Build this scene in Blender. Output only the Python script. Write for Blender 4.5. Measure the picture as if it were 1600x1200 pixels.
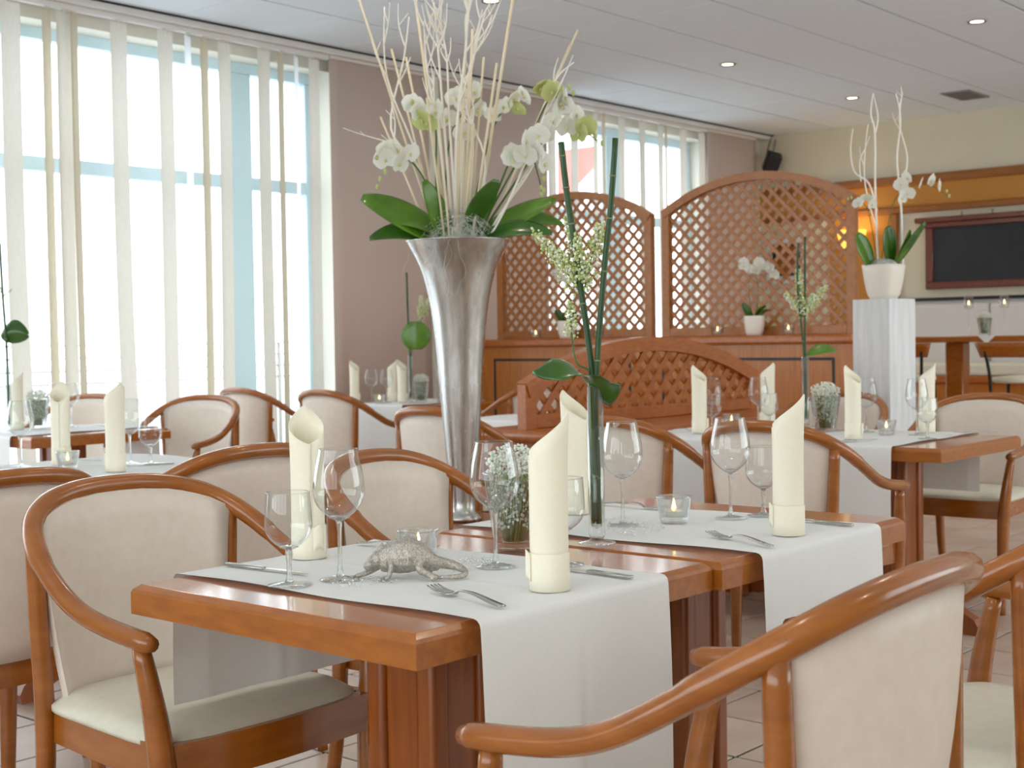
import bpy, bmesh, math, random
from mathutils import Vector, Matrix, noise
random.seed(7)
PI = math.pi
scene = bpy.context.scene
for o in list(bpy.data.objects):
    bpy.data.objects.remove(o)
COL = scene.collection

# ------------------------------------------------------------------ camera
# world: +X runs along the window wall, +Y towards it, camera above the origin
CAM_H = 1.17
cam_d = bpy.data.cameras.new('camera')
cam_d.sensor_width = 36.0
cam_d.lens = 2151.74 / 1600 * 36.0
cam_d.clip_start = 0.05
cam_d.dof.use_dof = True
cam_d.dof.focus_distance = 2.6
cam_d.dof.aperture_fstop = 9.0
cam = bpy.data.objects.new('camera', cam_d)
COL.objects.link(cam)
_pi, _ro, _yw = 0.03193953, -0.01578754, 0.70881774


def _cam_matrix():
    fwd = Vector((math.cos(_yw), math.sin(_yw), 0))
    right = Vector((math.sin(_yw), -math.cos(_yw), 0))
    up = Vector((0, 0, 1))
    f2 = fwd * math.cos(_pi) - up * math.sin(_pi)
    u2 = up * math.cos(_pi) + fwd * math.sin(_pi)
    r3 = right * math.cos(_ro) + u2 * math.sin(_ro)
    u3 = u2 * math.cos(_ro) - right * math.sin(_ro)
    m = Matrix((r3, u3, -f2)).transposed().to_4x4()
    m.translation = Vector((0, 0, CAM_H))
    return m


cam.matrix_world = _cam_matrix()
scene.camera = cam
RIGHT = Vector((math.sin(_yw), -math.cos(_yw), 0))
AWAY = Vector((math.cos(_yw), math.sin(_yw), 0))
UP = Vector((0, 0, 1))

# ------------------------------------------------------------------ world and light
SKY = 7.5
world = bpy.data.worlds.new('overcast_sky')
scene.world = world
world.use_nodes = True
_bg = world.node_tree.nodes['Background']
_bg.inputs[0].default_value = (0.93, 0.97, 1.0, 1)
_bg.inputs[1].default_value = SKY
scene.view_settings.view_transform = 'Standard'
scene.view_settings.look = 'None'
scene.view_settings.gamma = 1.0
scene.view_settings.use_curve_mapping = False
scene.view_settings.exposure = -0.60
scene.cycles.max_bounces = 9
scene.cycles.diffuse_bounces = 5
scene.cycles.glossy_bounces = 5
scene.cycles.transparent_max_bounces = 20
scene.cycles.transmission_bounces = 7
scene.cycles.sample_clamp_indirect = 6.0
scene.cycles.blur_glossy = 0.5
scene.cycles.use_adaptive_sampling = True
scene.cycles.adaptive_threshold = 0.07


def area_light(name, loc, rot, sx, sy, power, col=(1, 1, 1), portal=False):
    d = bpy.data.lights.new(name, 'AREA')
    d.shape = 'RECTANGLE'
    d.size, d.size_y = sx, sy
    d.energy = power
    d.color = col
    if portal:
        d.cycles.is_portal = True
    o = bpy.data.objects.new(name, d)
    COL.objects.link(o)
    o.location = loc
    o.rotation_euler = rot
    return o


CEIL = 3.30
# sky portals in the window openings (two in view, two in the added fill windows)
area_light('daylight_portal', (3.45, 7.80, 1.75), (-PI / 2, 0, 0), 7.0, 2.9, 1, portal=True)
area_light('daylight_portal', (10.5, 7.80, 1.75), (-PI / 2, 0, 0), 2.8, 2.9, 1, portal=True)
area_light('daylight_portal', (-2.98, 1.5, 1.8), (0, -PI / 2, 0), 2.0, 8.0, 1, portal=True)
area_light('daylight_portal', (8.0, -2.98, 1.8), (PI / 2, 0, 0), 9.0, 2.0, 1, portal=True)


# ------------------------------------------------------------------ materials
def lin(c):
    return tuple(((v / 255) / 12.92 if v / 255 <= 0.04045 else ((v / 255 + 0.055) / 1.055) ** 2.4) for v in c) + (1,)


MATS = {}


def newmat(name):
    m = bpy.data.materials.new(name)
    m.use_nodes = True
    nt = m.node_tree
    b = nt.nodes['Principled BSDF']
    MATS[name] = m
    return m, nt, b


def ramp_between(nt, fac, c1, c2, p1=0.3, p2=0.7):
    r = nt.nodes.new('ShaderNodeValToRGB')
    r.color_ramp.elements[0].color = c1
    r.color_ramp.elements[1].color = c2
    r.color_ramp.elements[0].position = p1
    r.color_ramp.elements[1].position = p2
    nt.links.new(fac, r.inputs[0])
    return r.outputs[0]


def noise_tex(nt, scale, detail=4, stretch=(1, 1, 1), coord='Object', rough=0.55):
    tc = nt.nodes.new('ShaderNodeTexCoord')
    mp = nt.nodes.new('ShaderNodeMapping')
    mp.inputs['Scale'].default_value = stretch
    nt.links.new(tc.outputs[coord], mp.inputs[0])
    n = nt.nodes.new('ShaderNodeTexNoise')
    n.inputs['Scale'].default_value = scale
    n.inputs['Detail'].default_value = detail
    n.inputs['Roughness'].default_value = rough
    nt.links.new(mp.outputs[0], n.inputs['Vector'])
    return n.outputs['Fac']


def bump(nt, b, fac, strength, dist=0.002):
    bp = nt.nodes.new('ShaderNodeBump')
    bp.inputs['Strength'].default_value = strength
    bp.inputs['Distance'].default_value = dist
    nt.links.new(fac, bp.inputs['Height'])
    nt.links.new(bp.outputs[0], b.inputs['Normal'])


def simple(name, c, rough=0.5, c2=None, scale=20, stretch=(1, 1, 1), metal=0, coat=0, bumpy=0, bdist=0.002,
           sub=0, coat_rough=0.1, spec=0.5):
    m, nt, b = newmat(name)
    b.inputs['Roughness'].default_value = rough
    b.inputs['Metallic'].default_value = metal
    b.inputs['Coat Weight'].default_value = coat
    b.inputs['Coat Roughness'].default_value = coat_rough
    b.inputs['Specular IOR Level'].default_value = spec
    b.inputs['Base Color'].default_value = lin(c)
    if c2 or bumpy:
        f = noise_tex(nt, scale, 5, stretch)
        if c2:
            nt.links.new(ramp_between(nt, f, lin(c), lin(c2)), b.inputs['Base Color'])
        if bumpy:
            bump(nt, b, f, bumpy, bdist)
    if sub:
        b.inputs['Subsurface Weight'].default_value = sub
        b.inputs['Subsurface Radius'].default_value = (0.01, 0.008, 0.004)
        b.inputs['Subsurface Scale'].default_value = 0.5
    return m


def wood(name, c1, c2, stretch, rough=0.32, scale=9, coat=0.5):
    m, nt, b = newmat(name)
    f = noise_tex(nt, scale, 6, stretch, rough=0.6)
    nt.links.new(ramp_between(nt, f, lin(c1), lin(c2), 0.32, 0.68), b.inputs['Base Color'])
    b.inputs['Roughness'].default_value = rough
    b.inputs['Coat Weight'].default_value = coat
    b.inputs['Coat Roughness'].default_value = 0.12
    bump(nt, b, f, 0.05, 0.001)
    return m


def glassmat(name, col=(1, 1, 1, 1), rough=0.0, ior=1.45):
    m = bpy.data.materials.new(name)
    m.use_nodes = True
    nt = m.node_tree
    nt.nodes.clear()
    out = nt.nodes.new('ShaderNodeOutputMaterial')
    g = nt.nodes.new('ShaderNodeBsdfGlass')
    g.inputs['Color'].default_value = col
    g.inputs['Roughness'].default_value = rough
    g.inputs['IOR'].default_value = ior
    nt.links.new(g.outputs[0], out.inputs[0])
    MATS[name] = m
    return m


def thinglass(name, solid=0.3, tint=(0.97, 0.985, 0.985, 1), ior=1.45):
    """thin-walled clear glass: straight-through view with Fresnel reflections, partly refracting"""
    m = bpy.data.materials.new(name)
    m.use_nodes = True
    nt = m.node_tree
    nt.nodes.clear()
    out = nt.nodes.new('ShaderNodeOutputMaterial')
    t = nt.nodes.new('ShaderNodeBsdfTransparent')
    t.inputs[0].default_value = tint
    g = nt.nodes.new('ShaderNodeBsdfGlossy')
    g.inputs['Roughness'].default_value = 0.0
    lw = nt.nodes.new('ShaderNodeLayerWeight')
    lw.inputs[0].default_value = 0.5
    pw = nt.nodes.new('ShaderNodeMath')
    pw.operation = 'POWER'
    pw.inputs[1].default_value = 2.0
    nt.links.new(lw.outputs['Facing'], pw.inputs[0])
    fr = nt.nodes.new('ShaderNodeMapRange')
    fr.inputs['To Min'].default_value = 0.05
    fr.inputs['To Max'].default_value = 0.9
    nt.links.new(pw.outputs[0], fr.inputs[0])
    mx = nt.nodes.new('ShaderNodeMixShader')
    nt.links.new(fr.outputs[0], mx.inputs[0])
    nt.links.new(t.outputs[0], mx.inputs[1])
    nt.links.new(g.outputs[0], mx.inputs[2])
    gl = nt.nodes.new('ShaderNodeBsdfGlass')
    gl.inputs['IOR'].default_value = ior
    gl.inputs['Color'].default_value = tint
    m2 = nt.nodes.new('ShaderNodeMixShader')
    m2.inputs[0].default_value = solid
    nt.links.new(mx.outputs[0], m2.inputs[1])
    nt.links.new(gl.outputs[0], m2.inputs[2])
    nt.links.new(m2.outputs[0], out.inputs[0])
    MATS[name] = m
    return m


def panemat(name, refl=0.06):
    m = bpy.data.materials.new(name)
    m.use_nodes = True
    nt = m.node_tree
    nt.nodes.clear()
    out = nt.nodes.new('ShaderNodeOutputMaterial')
    t = nt.nodes.new('ShaderNodeBsdfTransparent')
    t.inputs[0].default_value = (0.95, 0.975, 0.98, 1)
    g = nt.nodes.new('ShaderNodeBsdfGlossy')
    g.inputs['Roughness'].default_value = 0.02
    mx = nt.nodes.new('ShaderNodeMixShader')
    mx.inputs[0].default_value = refl
    nt.links.new(t.outputs[0], mx.inputs[1])
    nt.links.new(g.outputs[0], mx.inputs[2])
    nt.links.new(mx.outputs[0], out.inputs[0])
    MATS[name] = m
    return m


def translucent(name, c, trans, mix, stretch=(6, 6, 0.3), scale=60, dim=.93):
    """thin fabric or leaf: diffuse reflection mixed with diffuse transmission"""
    m = bpy.data.materials.new(name)
    m.use_nodes = True
    nt = m.node_tree
    nt.nodes.clear()
    out = nt.nodes.new('ShaderNodeOutputMaterial')
    d = nt.nodes.new('ShaderNodeBsdfDiffuse')
    t = nt.nodes.new('ShaderNodeBsdfTranslucent')
    f = noise_tex(nt, scale, 4, stretch)
    c2 = tuple(int(v * dim) for v in c)
    nt.links.new(ramp_between(nt, f, lin(c2), lin(c)), d.inputs[0])
    t.inputs[0].default_value = lin(trans)
    mx = nt.nodes.new('ShaderNodeMixShader')
    mx.inputs[0].default_value = mix
    nt.links.new(d.outputs[0], mx.inputs[1])
    nt.links.new(t.outputs[0], mx.inputs[2])
    nt.links.new(mx.outputs[0], out.inputs[0])
    MATS[name] = m
    return m


def emit(name, c, strength):
    m = bpy.data.materials.new(name)
    m.use_nodes = True
    nt = m.node_tree
    nt.nodes.clear()
    out = nt.nodes.new('ShaderNodeOutputMaterial')
    e = nt.nodes.new('ShaderNodeEmission')
    e.inputs[0].default_value = lin(c)
    e.inputs[1].default_value = strength
    nt.links.new(e.outputs[0], out.inputs[0])
    MATS[name] = m
    return m


WOOD_BENT = wood('bentwood_cherry', (142, 77, 17), (168, 97, 27), (1, 1, 6), rough=0.26, scale=5, coat=0.45)
WOOD_EDGE = wood('cherry_edge', (148, 81, 16), (172, 99, 26), (6, 1.5, 6), rough=0.3, coat=.35)
WOOD_TOP = wood('cherry_top', (164, 93, 46), (186, 112, 60), (12, 1.2, 6), rough=0.17, scale=7, coat=0.6)
WOOD_DARK = wood('cherry_pedestal', (128, 62, 8), (154, 80, 14), (8, 8, 0.6), rough=0.38, coat=.2)
WOOD_TRELLIS = wood('trellis_wood', (156, 96, 46), (176, 114, 60), (3, 3, 3), rough=0.45, coat=0.15)
WOOD_BENCH = wood('bench_wood', (158, 82, 22), (182, 102, 34), (2, 6, 6), rough=0.34, coat=.3)
WOOD_CAB = wood('sideboard_veneer', (162, 92, 26), (190, 116, 40), (6, 9, 0.5), rough=0.36, coat=0.2)
WOOD_REDDISH = wood('mahogany_frame', (96, 44, 30), (122, 58, 40), (4, 4, 4), rough=0.35)
WOOD_TRIM = wood('trim_wood', (138, 80, 20), (160, 96, 28), (2, 0.5, 6), rough=0.45, coat=.15)
LEATHER = simple('cream_leatherette', (224, 209, 196), 0.42, (230, 217, 205), 40, bumpy=0.04, bdist=0.001, spec=0.35)
SEAT_LEATHER = simple('cream_seat_leatherette', (216, 210, 190), 0.36, (224, 218, 200), 40, bumpy=0.03, spec=0.4)
CLOTH = translucent('white_linen', (246, 246, 245), (240, 234, 224), 0.11, (1, 1, 1), 300, .98)
NAPKIN = simple('cream_paper_napkin', (250, 242, 220), 0.8, (252, 246, 228), 120, bumpy=0.1, bdist=0.0006, sub=0.0, spec=0.15)
SILVER = simple('brushed_steel', (200, 198, 192), 0.22, (178, 174, 166), 30, metal=1)
VASE_METAL = None
GLITTER = simple('silver_glitter', (214, 206, 196), 0.3, (150, 142, 132), 300, metal=0.6, bumpy=1.0, bdist=0.002)
GLASS = thinglass('clear_glass', .0)
STEM_GLASS = thinglass('solid_glass', .55)
THICK_GLASS = thinglass('pressed_glass', .22)
WATER = thinglass('water', .0, (.93, .97, .90, 1), 1.2)
PANE = panemat('window_pane')
WAX = simple('white_wax', (240, 234, 222), 0.5)
FLAME = emit('candle_flame', (255, 208, 130), 14)
WICK = simple('black_wick', (30, 26, 24), 0.9)
GREEN_STEM = simple('horsetail_green', (34, 64, 28), 0.45, (46, 80, 34), 30, (1, 1, 0.2))
NODE_BAND = simple('horsetail_node', (122, 132, 86), 0.6)
LEAF = simple('glossy_leaf', (70, 110, 16), 0.32, (94, 138, 28), 14, coat=0.25)
LEAF_DARK = simple('dark_glossy_leaf', (40, 80, 12), 0.3, (62, 106, 22), 14, coat=0.3)
ORCHID_STEM = simple('orchid_stem', (72, 104, 44), 0.5)
PETAL = translucent('orchid_petal', (250, 249, 244), (246, 247, 232), 0.35)
PETAL_GREEN = translucent('green_orchid_bud', (216, 222, 158), (212, 222, 140), 0.25)
LIP = simple('orchid_lip', (226, 214, 150), 0.5)
LILAC_G = simple('lilac_bud_green', (176, 196, 104), 0.6, (206, 214, 150), 80)
LILAC_W = simple('lilac_white', (232, 232, 210), 0.6)
BABYS = simple('gypsophila_white', (232, 234, 222), 0.7)
BABYG = simple('gypsophila_green', (150, 164, 104), 0.7)
STICK = simple('bleached_stick', (226, 208, 174), 0.7, (238, 224, 196), 8, (4, 4, 0.5))
TWIG = simple('white_twig', (250, 244, 232), 0.75)
SISAL = simple('white_sisal', (226, 224, 214), 0.7)
MOSS = simple('sisal_bed', (206, 205, 196), 0.9, (150, 150, 140), 70, bumpy=1.0, bdist=.01)
CERAMIC = simple('white_ceramic', (236, 226, 214), 0.35, coat=0.3)
PILLAR = simple('whitewashed_board', (214, 214, 214), 0.7, (236, 236, 238), 7, (6, 6, 0.5), bumpy=0.2, bdist=0.003)
WALL_TAUPE = simple('taupe_wall', (176, 156, 144), 0.9, (170, 150, 138), 3)
PANEL_TAUPE = simple('taupe_fabric', (216, 196, 184), 0.9, (211, 190, 178), 240, (3, 3, 0.4), bumpy=0.1)
WALL_CREAM = simple('cream_wall', (220, 211, 188), 0.9, (216, 207, 184), 3)
WALL_WINDOW = simple('window_wall', (226, 221, 208), 0.9, (222, 217, 204), 3)
WALL_OCHRE = simple('ochre_wall', (196, 138, 66), 0.85, (190, 130, 58), 3)
WALL_GREY = simple('pale_grey_panel', (214, 208, 204), 0.7)
WHITE_PAINT = simple('white_paint', (232, 230, 226), 0.6)
CEIL_TILE = simple('ceiling_tile', (232, 240, 247), 0.9, (229, 237, 244), 60, bumpy=0.05)
CEIL_GAP = simple('ceiling_gap', (74, 70, 68), 0.9)
RAIL_MAT = simple('white_rail', (222, 218, 214), 0.5)
DARK = simple('dark_gap', (50, 44, 40), 0.8)
BLUE_FRAME = simple('light_blue_frame', (206, 232, 244), 0.4)
TILE = simple('floor_tile', (208, 186, 170), 0.34, (192, 168, 152), 5, bumpy=0.06)
TILE2 = simple('floor_tile_pale', (214, 194, 178), 0.36, (200, 178, 162), 6, bumpy=0.06)
GROUT = simple('dark_grout', (30, 27, 26), 0.95)
BLIND = translucent('blind_fabric', (236, 231, 220), (232, 227, 215), 0.22)
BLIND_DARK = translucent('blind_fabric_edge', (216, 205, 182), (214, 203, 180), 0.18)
SHEER = translucent('sheer_blind', (240, 240, 242), (240, 242, 246), 0.6)
BLACK = simple('black_inlay', (26, 26, 32), 0.45)
BLACKBOARD = simple('blackboard_slate', (30, 33, 38), 0.55, (38, 41, 46), 4)
BLACK_METAL = simple('black_metal', (24, 22, 22), 0.4, metal=0.3)
SPEAKER = simple('black_plastic', (28, 28, 30), 0.5)
GREY_METAL = simple('grey_metal', (150, 148, 144), 0.5, metal=0.4)
LAMP_GLOW = emit('amber_lamp_glass', (255, 196, 84), 3)
LAMP_DISC = emit('downlight_glow', (255, 236, 196), 14)
TERRACE = simple('terrace_stone', (196, 200, 206), 0.8)
HOUSE = simple('far_house', (236, 232, 224), 0.9)
RED = simple('red_paint', (214, 110, 100), 0.6)
BEAD = glassmat('glass_bead', (1, 1, 1, 1))


def make_vase_metal():
    m, nt, b = newmat('antique_silver')
    f = noise_tex(nt, 7, 6, (5, 5, 0.5), rough=0.65)
    nt.links.new(ramp_between(nt, f, lin((176, 173, 170)), lin((214, 211, 208)), 0.25, 0.7), b.inputs['Base Color'])
    b.inputs['Metallic'].default_value = 1
    f2 = noise_tex(nt, 16, 5, (3, 3, 1))
    mr = nt.nodes.new('ShaderNodeMapRange')
    mr.inputs['To Min'].default_value = 0.17
    mr.inputs['To Max'].default_value = 0.34
    nt.links.new(f2, mr.inputs[0])
    nt.links.new(mr.outputs[0], b.inputs['Roughness'])
    bump(nt, b, f, 0.02, 0.001)
    return m


VASE_METAL = make_vase_metal()


# ------------------------------------------------------------------ mesh helpers
class MB:
    def __init__(s):
        s.v, s.f, s.sm = [], [], []

    def add(s, vs, fs, smooth=False):
        o = len(s.v)
        s.v += [tuple(p) for p in vs]
        s.f += [tuple(i + o for i in f) for f in fs]
        s.sm += [smooth] * len(fs)
        return s

    def box(s, x0, x1, y0, y1, z0, z1):
        vs = [(x, y, z) for z in (z0, z1) for y in (y0, y1) for x in (x0, x1)]
        fs = [(0, 2, 3, 1), (4, 5, 7, 6), (0, 1, 5, 4), (2, 6, 7, 3), (0, 4, 6, 2), (1, 3, 7, 5)]
        return s.add(vs, fs)

    def rbox(s, x0, x1, y0, y1, z0, z1, r=0.005, seg=2):
        bm = bmesh.new()
        bmesh.ops.create_cube(bm, size=1)
        for v in bm.verts:
            v.co = Vector((x0 + (v.co.x + .5) * (x1 - x0), y0 + (v.co.y + .5) * (y1 - y0), z0 + (v.co.z + .5) * (z1 - z0)))
        bmesh.ops.bevel(bm, geom=bm.edges[:], offset=r, segments=seg, affect='EDGES', profile=0.5)
        bm.verts.index_update()
        bm.normal_update()
        o = len(s.v)
        s.v += [tuple(v.co) for v in bm.verts]
        for f in bm.faces:
            s.f.append(tuple(v.index + o for v in f.verts))
            s.sm.append(max(abs(c) for c in f.normal) < .999)
        bm.free()
        return s

    def bar(s, p, q, w, t, up=(0, 0, 1)):
        """rectangular bar from p to q, w wide, t thick along 'up'"""
        p, q, up = Vector(p), Vector(q), Vector(up)
        d = (q - p).normalized()
        a = d.cross(up).normalized() * (w / 2)
        n = a.cross(d).normalized() * (t / 2)
        vs = []
        for e in (p, q):
            vs += [e - a - n, e + a - n, e + a + n, e - a + n]
        fs = [(0, 1, 2, 3), (7, 6, 5, 4), (0, 4, 5, 1), (1, 5, 6, 2), (2, 6, 7, 3), (3, 7, 4, 0)]
        return s.add(vs, fs)

    def tube(s, pts, rad, seg=8, caps=True, flat=1.0, smooth=True):
        pts = [Vector(p) for p in pts]
        n = len(pts)
        if not hasattr(rad, '__len__'):
            rad = [rad] * n
        vs = []
        prev = None
        for i, p in enumerate(pts):
            d = (pts[min(i + 1, n - 1)] - pts[max(i - 1, 0)])
            d = d.normalized() if d.length > 1e-9 else Vector((0, 0, 1))
            if prev is None:
                a = d.cross(Vector((0, 0, 1)))
                if a.length < 0.2:
                    a = d.cross(Vector((0, 1, 0)))
            else:
                a = prev - d * prev.dot(d)
            a.normalize()
            prev = a
            b = d.cross(a)
            for k in range(seg):
                t = 2 * PI * k / seg
                vs.append(p + (a * math.cos(t) + b * math.sin(t) * flat) * rad[i])
        fs = []
        for i in range(n - 1):
            for k in range(seg):
                k2 = (k + 1) % seg
                fs.append((i * seg + k, i * seg + k2, (i + 1) * seg + k2, (i + 1) * seg + k))
        if caps:
            fs.append(tuple(range(seg - 1, -1, -1)))
            fs.append(tuple((n - 1) * seg + k for k in range(seg)))
        return s.add(vs, fs, smooth)

    def lathe(s, prof, seg=24, close=False, at=(0, 0, 0), smooth=True):
        """prof: list of (r,z); close=True joins last to first (solid shell)"""
        vs, fs = [], []
        n = len(prof)
        idx = []
        for r, z in prof:
            if r < 1e-6:
                idx.append([len(vs)] * seg)
                vs.append((at[0], at[1], at[2] + z))
            else:
                row = []
                for k in range(seg):
                    t = 2 * PI * k / seg
                    row.append(len(vs))
                    vs.append((at[0] + r * math.cos(t), at[1] + r * math.sin(t), at[2] + z))
                idx.append(row)
        rng = range(n if close else n - 1)
        for i in rng:
            a, b = idx[i], idx[(i + 1) % n]
            for k in range(seg):
                k2 = (k + 1) % seg
                f = []
                for q in (a[k], a[k2], b[k2], b[k]):
                    if q not in f:
                        f.append(q)
                if len(f) > 2:
                    fs.append(tuple(f))
        return s.add(vs, fs, smooth)

    def grid(s, fn, nu, nv, smooth=True):
        vs = [fn(i / (nu - 1), j / (nv - 1)) for j in range(nv) for i in range(nu)]
        fs = [(j * nu + i, j * nu + i + 1, (j + 1) * nu + i + 1, (j + 1) * nu + i) for j in range(nv - 1) for i in range(nu - 1)]
        return s.add(vs, fs, smooth)

    def ball(s, c, r, seg=8, rings=5, sq=(1, 1, 1)):
        c = Vector(c)
        vs = [c + Vector((0, 0, -r * sq[2]))]
        for j in range(1, rings):
            a = -PI / 2 + PI * j / rings
            for k in range(seg):
                t = 2 * PI * k / seg
                vs.append(c + Vector((r * sq[0] * math.cos(a) * math.cos(t), r * sq[1] * math.cos(a) * math.sin(t), r * sq[2] * math.sin(a))))
        vs.append(c + Vector((0, 0, r * sq[2])))
        fs = [(0, 1 + (k + 1) % seg, 1 + k) for k in range(seg)]
        for j in range(rings - 2):
            for k in range(seg):
                fs.append((1 + j * seg + k, 1 + j * seg + (k + 1) % seg, 1 + (j + 1) * seg + (k + 1) % seg, 1 + (j + 1) * seg + k))
        L = len(vs) - 1
        o = 1 + (rings - 2) * seg
        fs += [(o + k, o + (k + 1) % seg, L) for k in range(seg)]
        return s.add(vs, fs, True)

    def mesh(s, name, mat, weld=False):
        me = bpy.data.meshes.new(name)
        me.from_pydata(s.v, [], s.f)
        me.polygons.foreach_set('use_smooth', s.sm)
        bm = bmesh.new()
        bm.from_mesh(me)
        if weld:
            bmesh.ops.remove_doubles(bm, verts=bm.verts, dist=1e-5)
        bmesh.ops.recalc_face_normals(bm, faces=bm.faces)
        bm.to_mesh(me)
        bm.free()
        me.materials.append(mat)
        me.update()
        return me

    def obj(s, name, mat, parent=None, loc=(0, 0, 0), rot=0):
        return put(name, s.mesh(name, mat), parent, loc, rot)


def put(name, me, parent=None, loc=(0, 0, 0), rot=0):
    o = bpy.data.objects.new(name, me)
    COL.objects.link(o)
    o.location = loc
    if rot:
        o.rotation_euler = (0, 0, rot) if not hasattr(rot, '__len__') else rot
    if parent:
        o.parent = parent
    return o


def tag(o, label, cat, group=None, kind=None):
    if label:
        o['label'] = label
    if cat:
        o['category'] = cat
    if group:
        o['group'] = group
    if kind:
        o['kind'] = kind
    return o


def thing(name, label, cat, loc=(0, 0, 0), rot=0, group=None):
    return tag(put(name, None, None, loc, rot), label, cat, group)


def struct(o):
    o['kind'] = 'structure'
    return o


def solidify(o, t, off=0):
    m = o.modifiers.new('thickness', 'SOLIDIFY')
    m.thickness = t
    m.offset = off
    return o


def subsurf(o, n=1):
    m = o.modifiers.new('smooth', 'SUBSURF')
    m.levels = n
    m.render_levels = n
    return o


def smooth_path(pts, n=6):
    """Catmull-Rom through the points"""
    P = [Vector(p) for p in pts]
    out = []
    for i in range(len(P) - 1):
        p0, p1, p2, p3 = P[max(i - 1, 0)], P[i], P[i + 1], P[min(i + 2, len(P) - 1)]
        for k in range(n):
            t = k / n
            out.append(0.5 * ((2 * p1) + (p2 - p0) * t + (2 * p0 - 5 * p1 + 4 * p2 - p3) * t * t + (3 * p1 - p0 - 3 * p2 + p3) * t ** 3))
    out.append(P[-1])
    return out


def lerp_path(vals, n=6):
    out = []
    for i in range(len(vals) - 1):
        for k in range(n):
            out.append(vals[i] + (vals[i + 1] - vals[i]) * k / n)
    out.append(vals[-1])
    return out


# ------------------------------------------------------------------ the room
X0, X1, Y0, Y1 = -3.0, 13.0, -3.0, 7.6
# floor: dark bed with tiles laid on it
floor = struct(MB().box(X0 - .3, X1 + .3, Y0 - .3, Y1 + .4, -0.10, -0.006).obj('floor', GROUT))
px, py, fx, fy = 0.337, 0.315, 3.955, 2.33
near, rest = [], MB()
for i in range(-21, 28):
    for j in range(-17, 18):
        xa, ya = fx + i * px, fy + j * py
        if xa < X0 or xa + px > X1 or ya < Y0 or ya + py > Y1:
            continue
        cx, cy = xa + px / 2, ya + py / 2
        dep = cx * AWAY.x + cy * AWAY.y
        lat = cx * RIGHT.x + cy * RIGHT.y
        vis = dep > 3.6 and abs(lat) < dep * 0.40 + .2
        near.append((0 if vis else 1, dep, cx, cy))
near.sort()
tile_me = [MB().rbox(-px / 2 + .0055, px / 2 - .0055, -py / 2 + .0055, py / 2 - .0055, -0.006, 0.0, 0.0015, 1).mesh('floor_tile', t) for t in (TILE, TILE2)]
for n, (v, dep, cx, cy) in enumerate(near):
    if n < 300:
        put('floor_tile', tile_me[random.random() < .4], floor, (cx, cy, random.uniform(-.0004, .0004)))
    else:
        rest.box(cx - px / 2 + .0055, cx + px / 2 - .0055, cy - py / 2 + .0055, cy + py / 2 - .0055, -.006, 0)
tag(rest.obj('floor_tiles', TILE, floor), None, None, kind='stuff')

# ceiling: dark backing, tiles hung just below
ceiling = struct(MB().box(X0 - .3, X1 + .3, Y0 - .3, Y1 + .4, CEIL + .006, CEIL + .1).obj('ceiling', CEIL_GAP))
cpx, cpy, cx0, cy0 = 0.713, 0.669, 7.56, 4.058
seen, rest = [], MB()
for i in range(-16, 9):
    for j in range(-11, 6):
        xa, ya = cx0 + i * cpx, cy0 + j * cpy
        xb, yb = min(xa + cpx, X1), min(ya + cpy, Y1 - .12)
        xa, ya = max(xa, X0), max(ya, Y0)
        if xb - xa < .05 or yb - ya < .05:
            continue
        cx, cy = (xa + xb) / 2, (ya + yb) / 2
        dep = cx * AWAY.x + cy * AWAY.y
        lat = cx * RIGHT.x + cy * RIGHT.y
        vis = dep > 6.2 and abs(lat) < dep * 0.40 + .6
        seen.append((0 if vis else 1, dep, cx, cy, xb - xa, yb - ya))
cmesh = {}
for v, dep, cx, cy, w, d in sorted(seen):
    if v == 0:
        k = (round(w, 3), round(d, 3))
        if k not in cmesh:
            cmesh[k] = MB().rbox(-w / 2 + .004, w / 2 - .004, -d / 2 + .010, d / 2 - .010, 0, .012, .002, 1).mesh('ceiling_tile', CEIL_TILE)
        put('ceiling_tile', cmesh[k], ceiling, (cx, cy, CEIL - .004))
    else:
        rest.box(cx - w / 2 + .004, cx + w / 2 - .004, cy - d / 2 + .010, cy + d / 2 - .010, CEIL - .004, CEIL + .008)
tag(rest.obj('ceiling_tiles', CEIL_TILE, ceiling), None, None, kind='stuff')

# window wall with two openings
W1 = (0.0, 6.86)
W2 = (9.22, 11.92)
SILL, HEAD = 0.12, 3.15
wb = MB()
YB = Y1 + .28
wb.box(X0 - .3, W1[0], Y1, YB, 0, CEIL).box(W1[1], W2[0], Y1, YB, 0, CEIL).box(W2[1], X1 + .3, Y1, YB, 0, CEIL)
for a in (W1, W2):
    wb.box(a[0], a[1], Y1, YB, 0, SILL).box(a[0], a[1], Y1, YB, HEAD, CEIL)
struct(wb.obj('wall_window', WALL_WINDOW))
struct(MB().box(X1, X1 + .3, Y0 - .3, Y1 + .3, 0, CEIL).obj('wall_back', WALL_CREAM))
# walls behind the camera, each with a row of unseen windows added for fill light
wl = MB()
wl.box(X0 - .3, X0, Y0 - .3, -2.5, 0, CEIL).box(X0 - .3, X0, 5.5, Y1, 0, CEIL).box(X0 - .3, X0, -2.5, 5.5, 0, .8).box(X0 - .3, X0, -2.5, 5.5, 2.8, CEIL)
struct(wl.obj('wall_left', WALL_CREAM))
wr = MB()
wr.box(X0 - .3, 3.5, Y0 - .3, Y0, 0, CEIL).box(12.5, X1 + .3, Y0 - .3, Y0, 0, CEIL).box(3.5, 12.5, Y0 - .3, Y0, 0, .8).box(3.5, 12.5, Y0 - .3, Y0, 2.8, CEIL)
struct(wr.obj('wall_right', WALL_CREAM))


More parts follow.
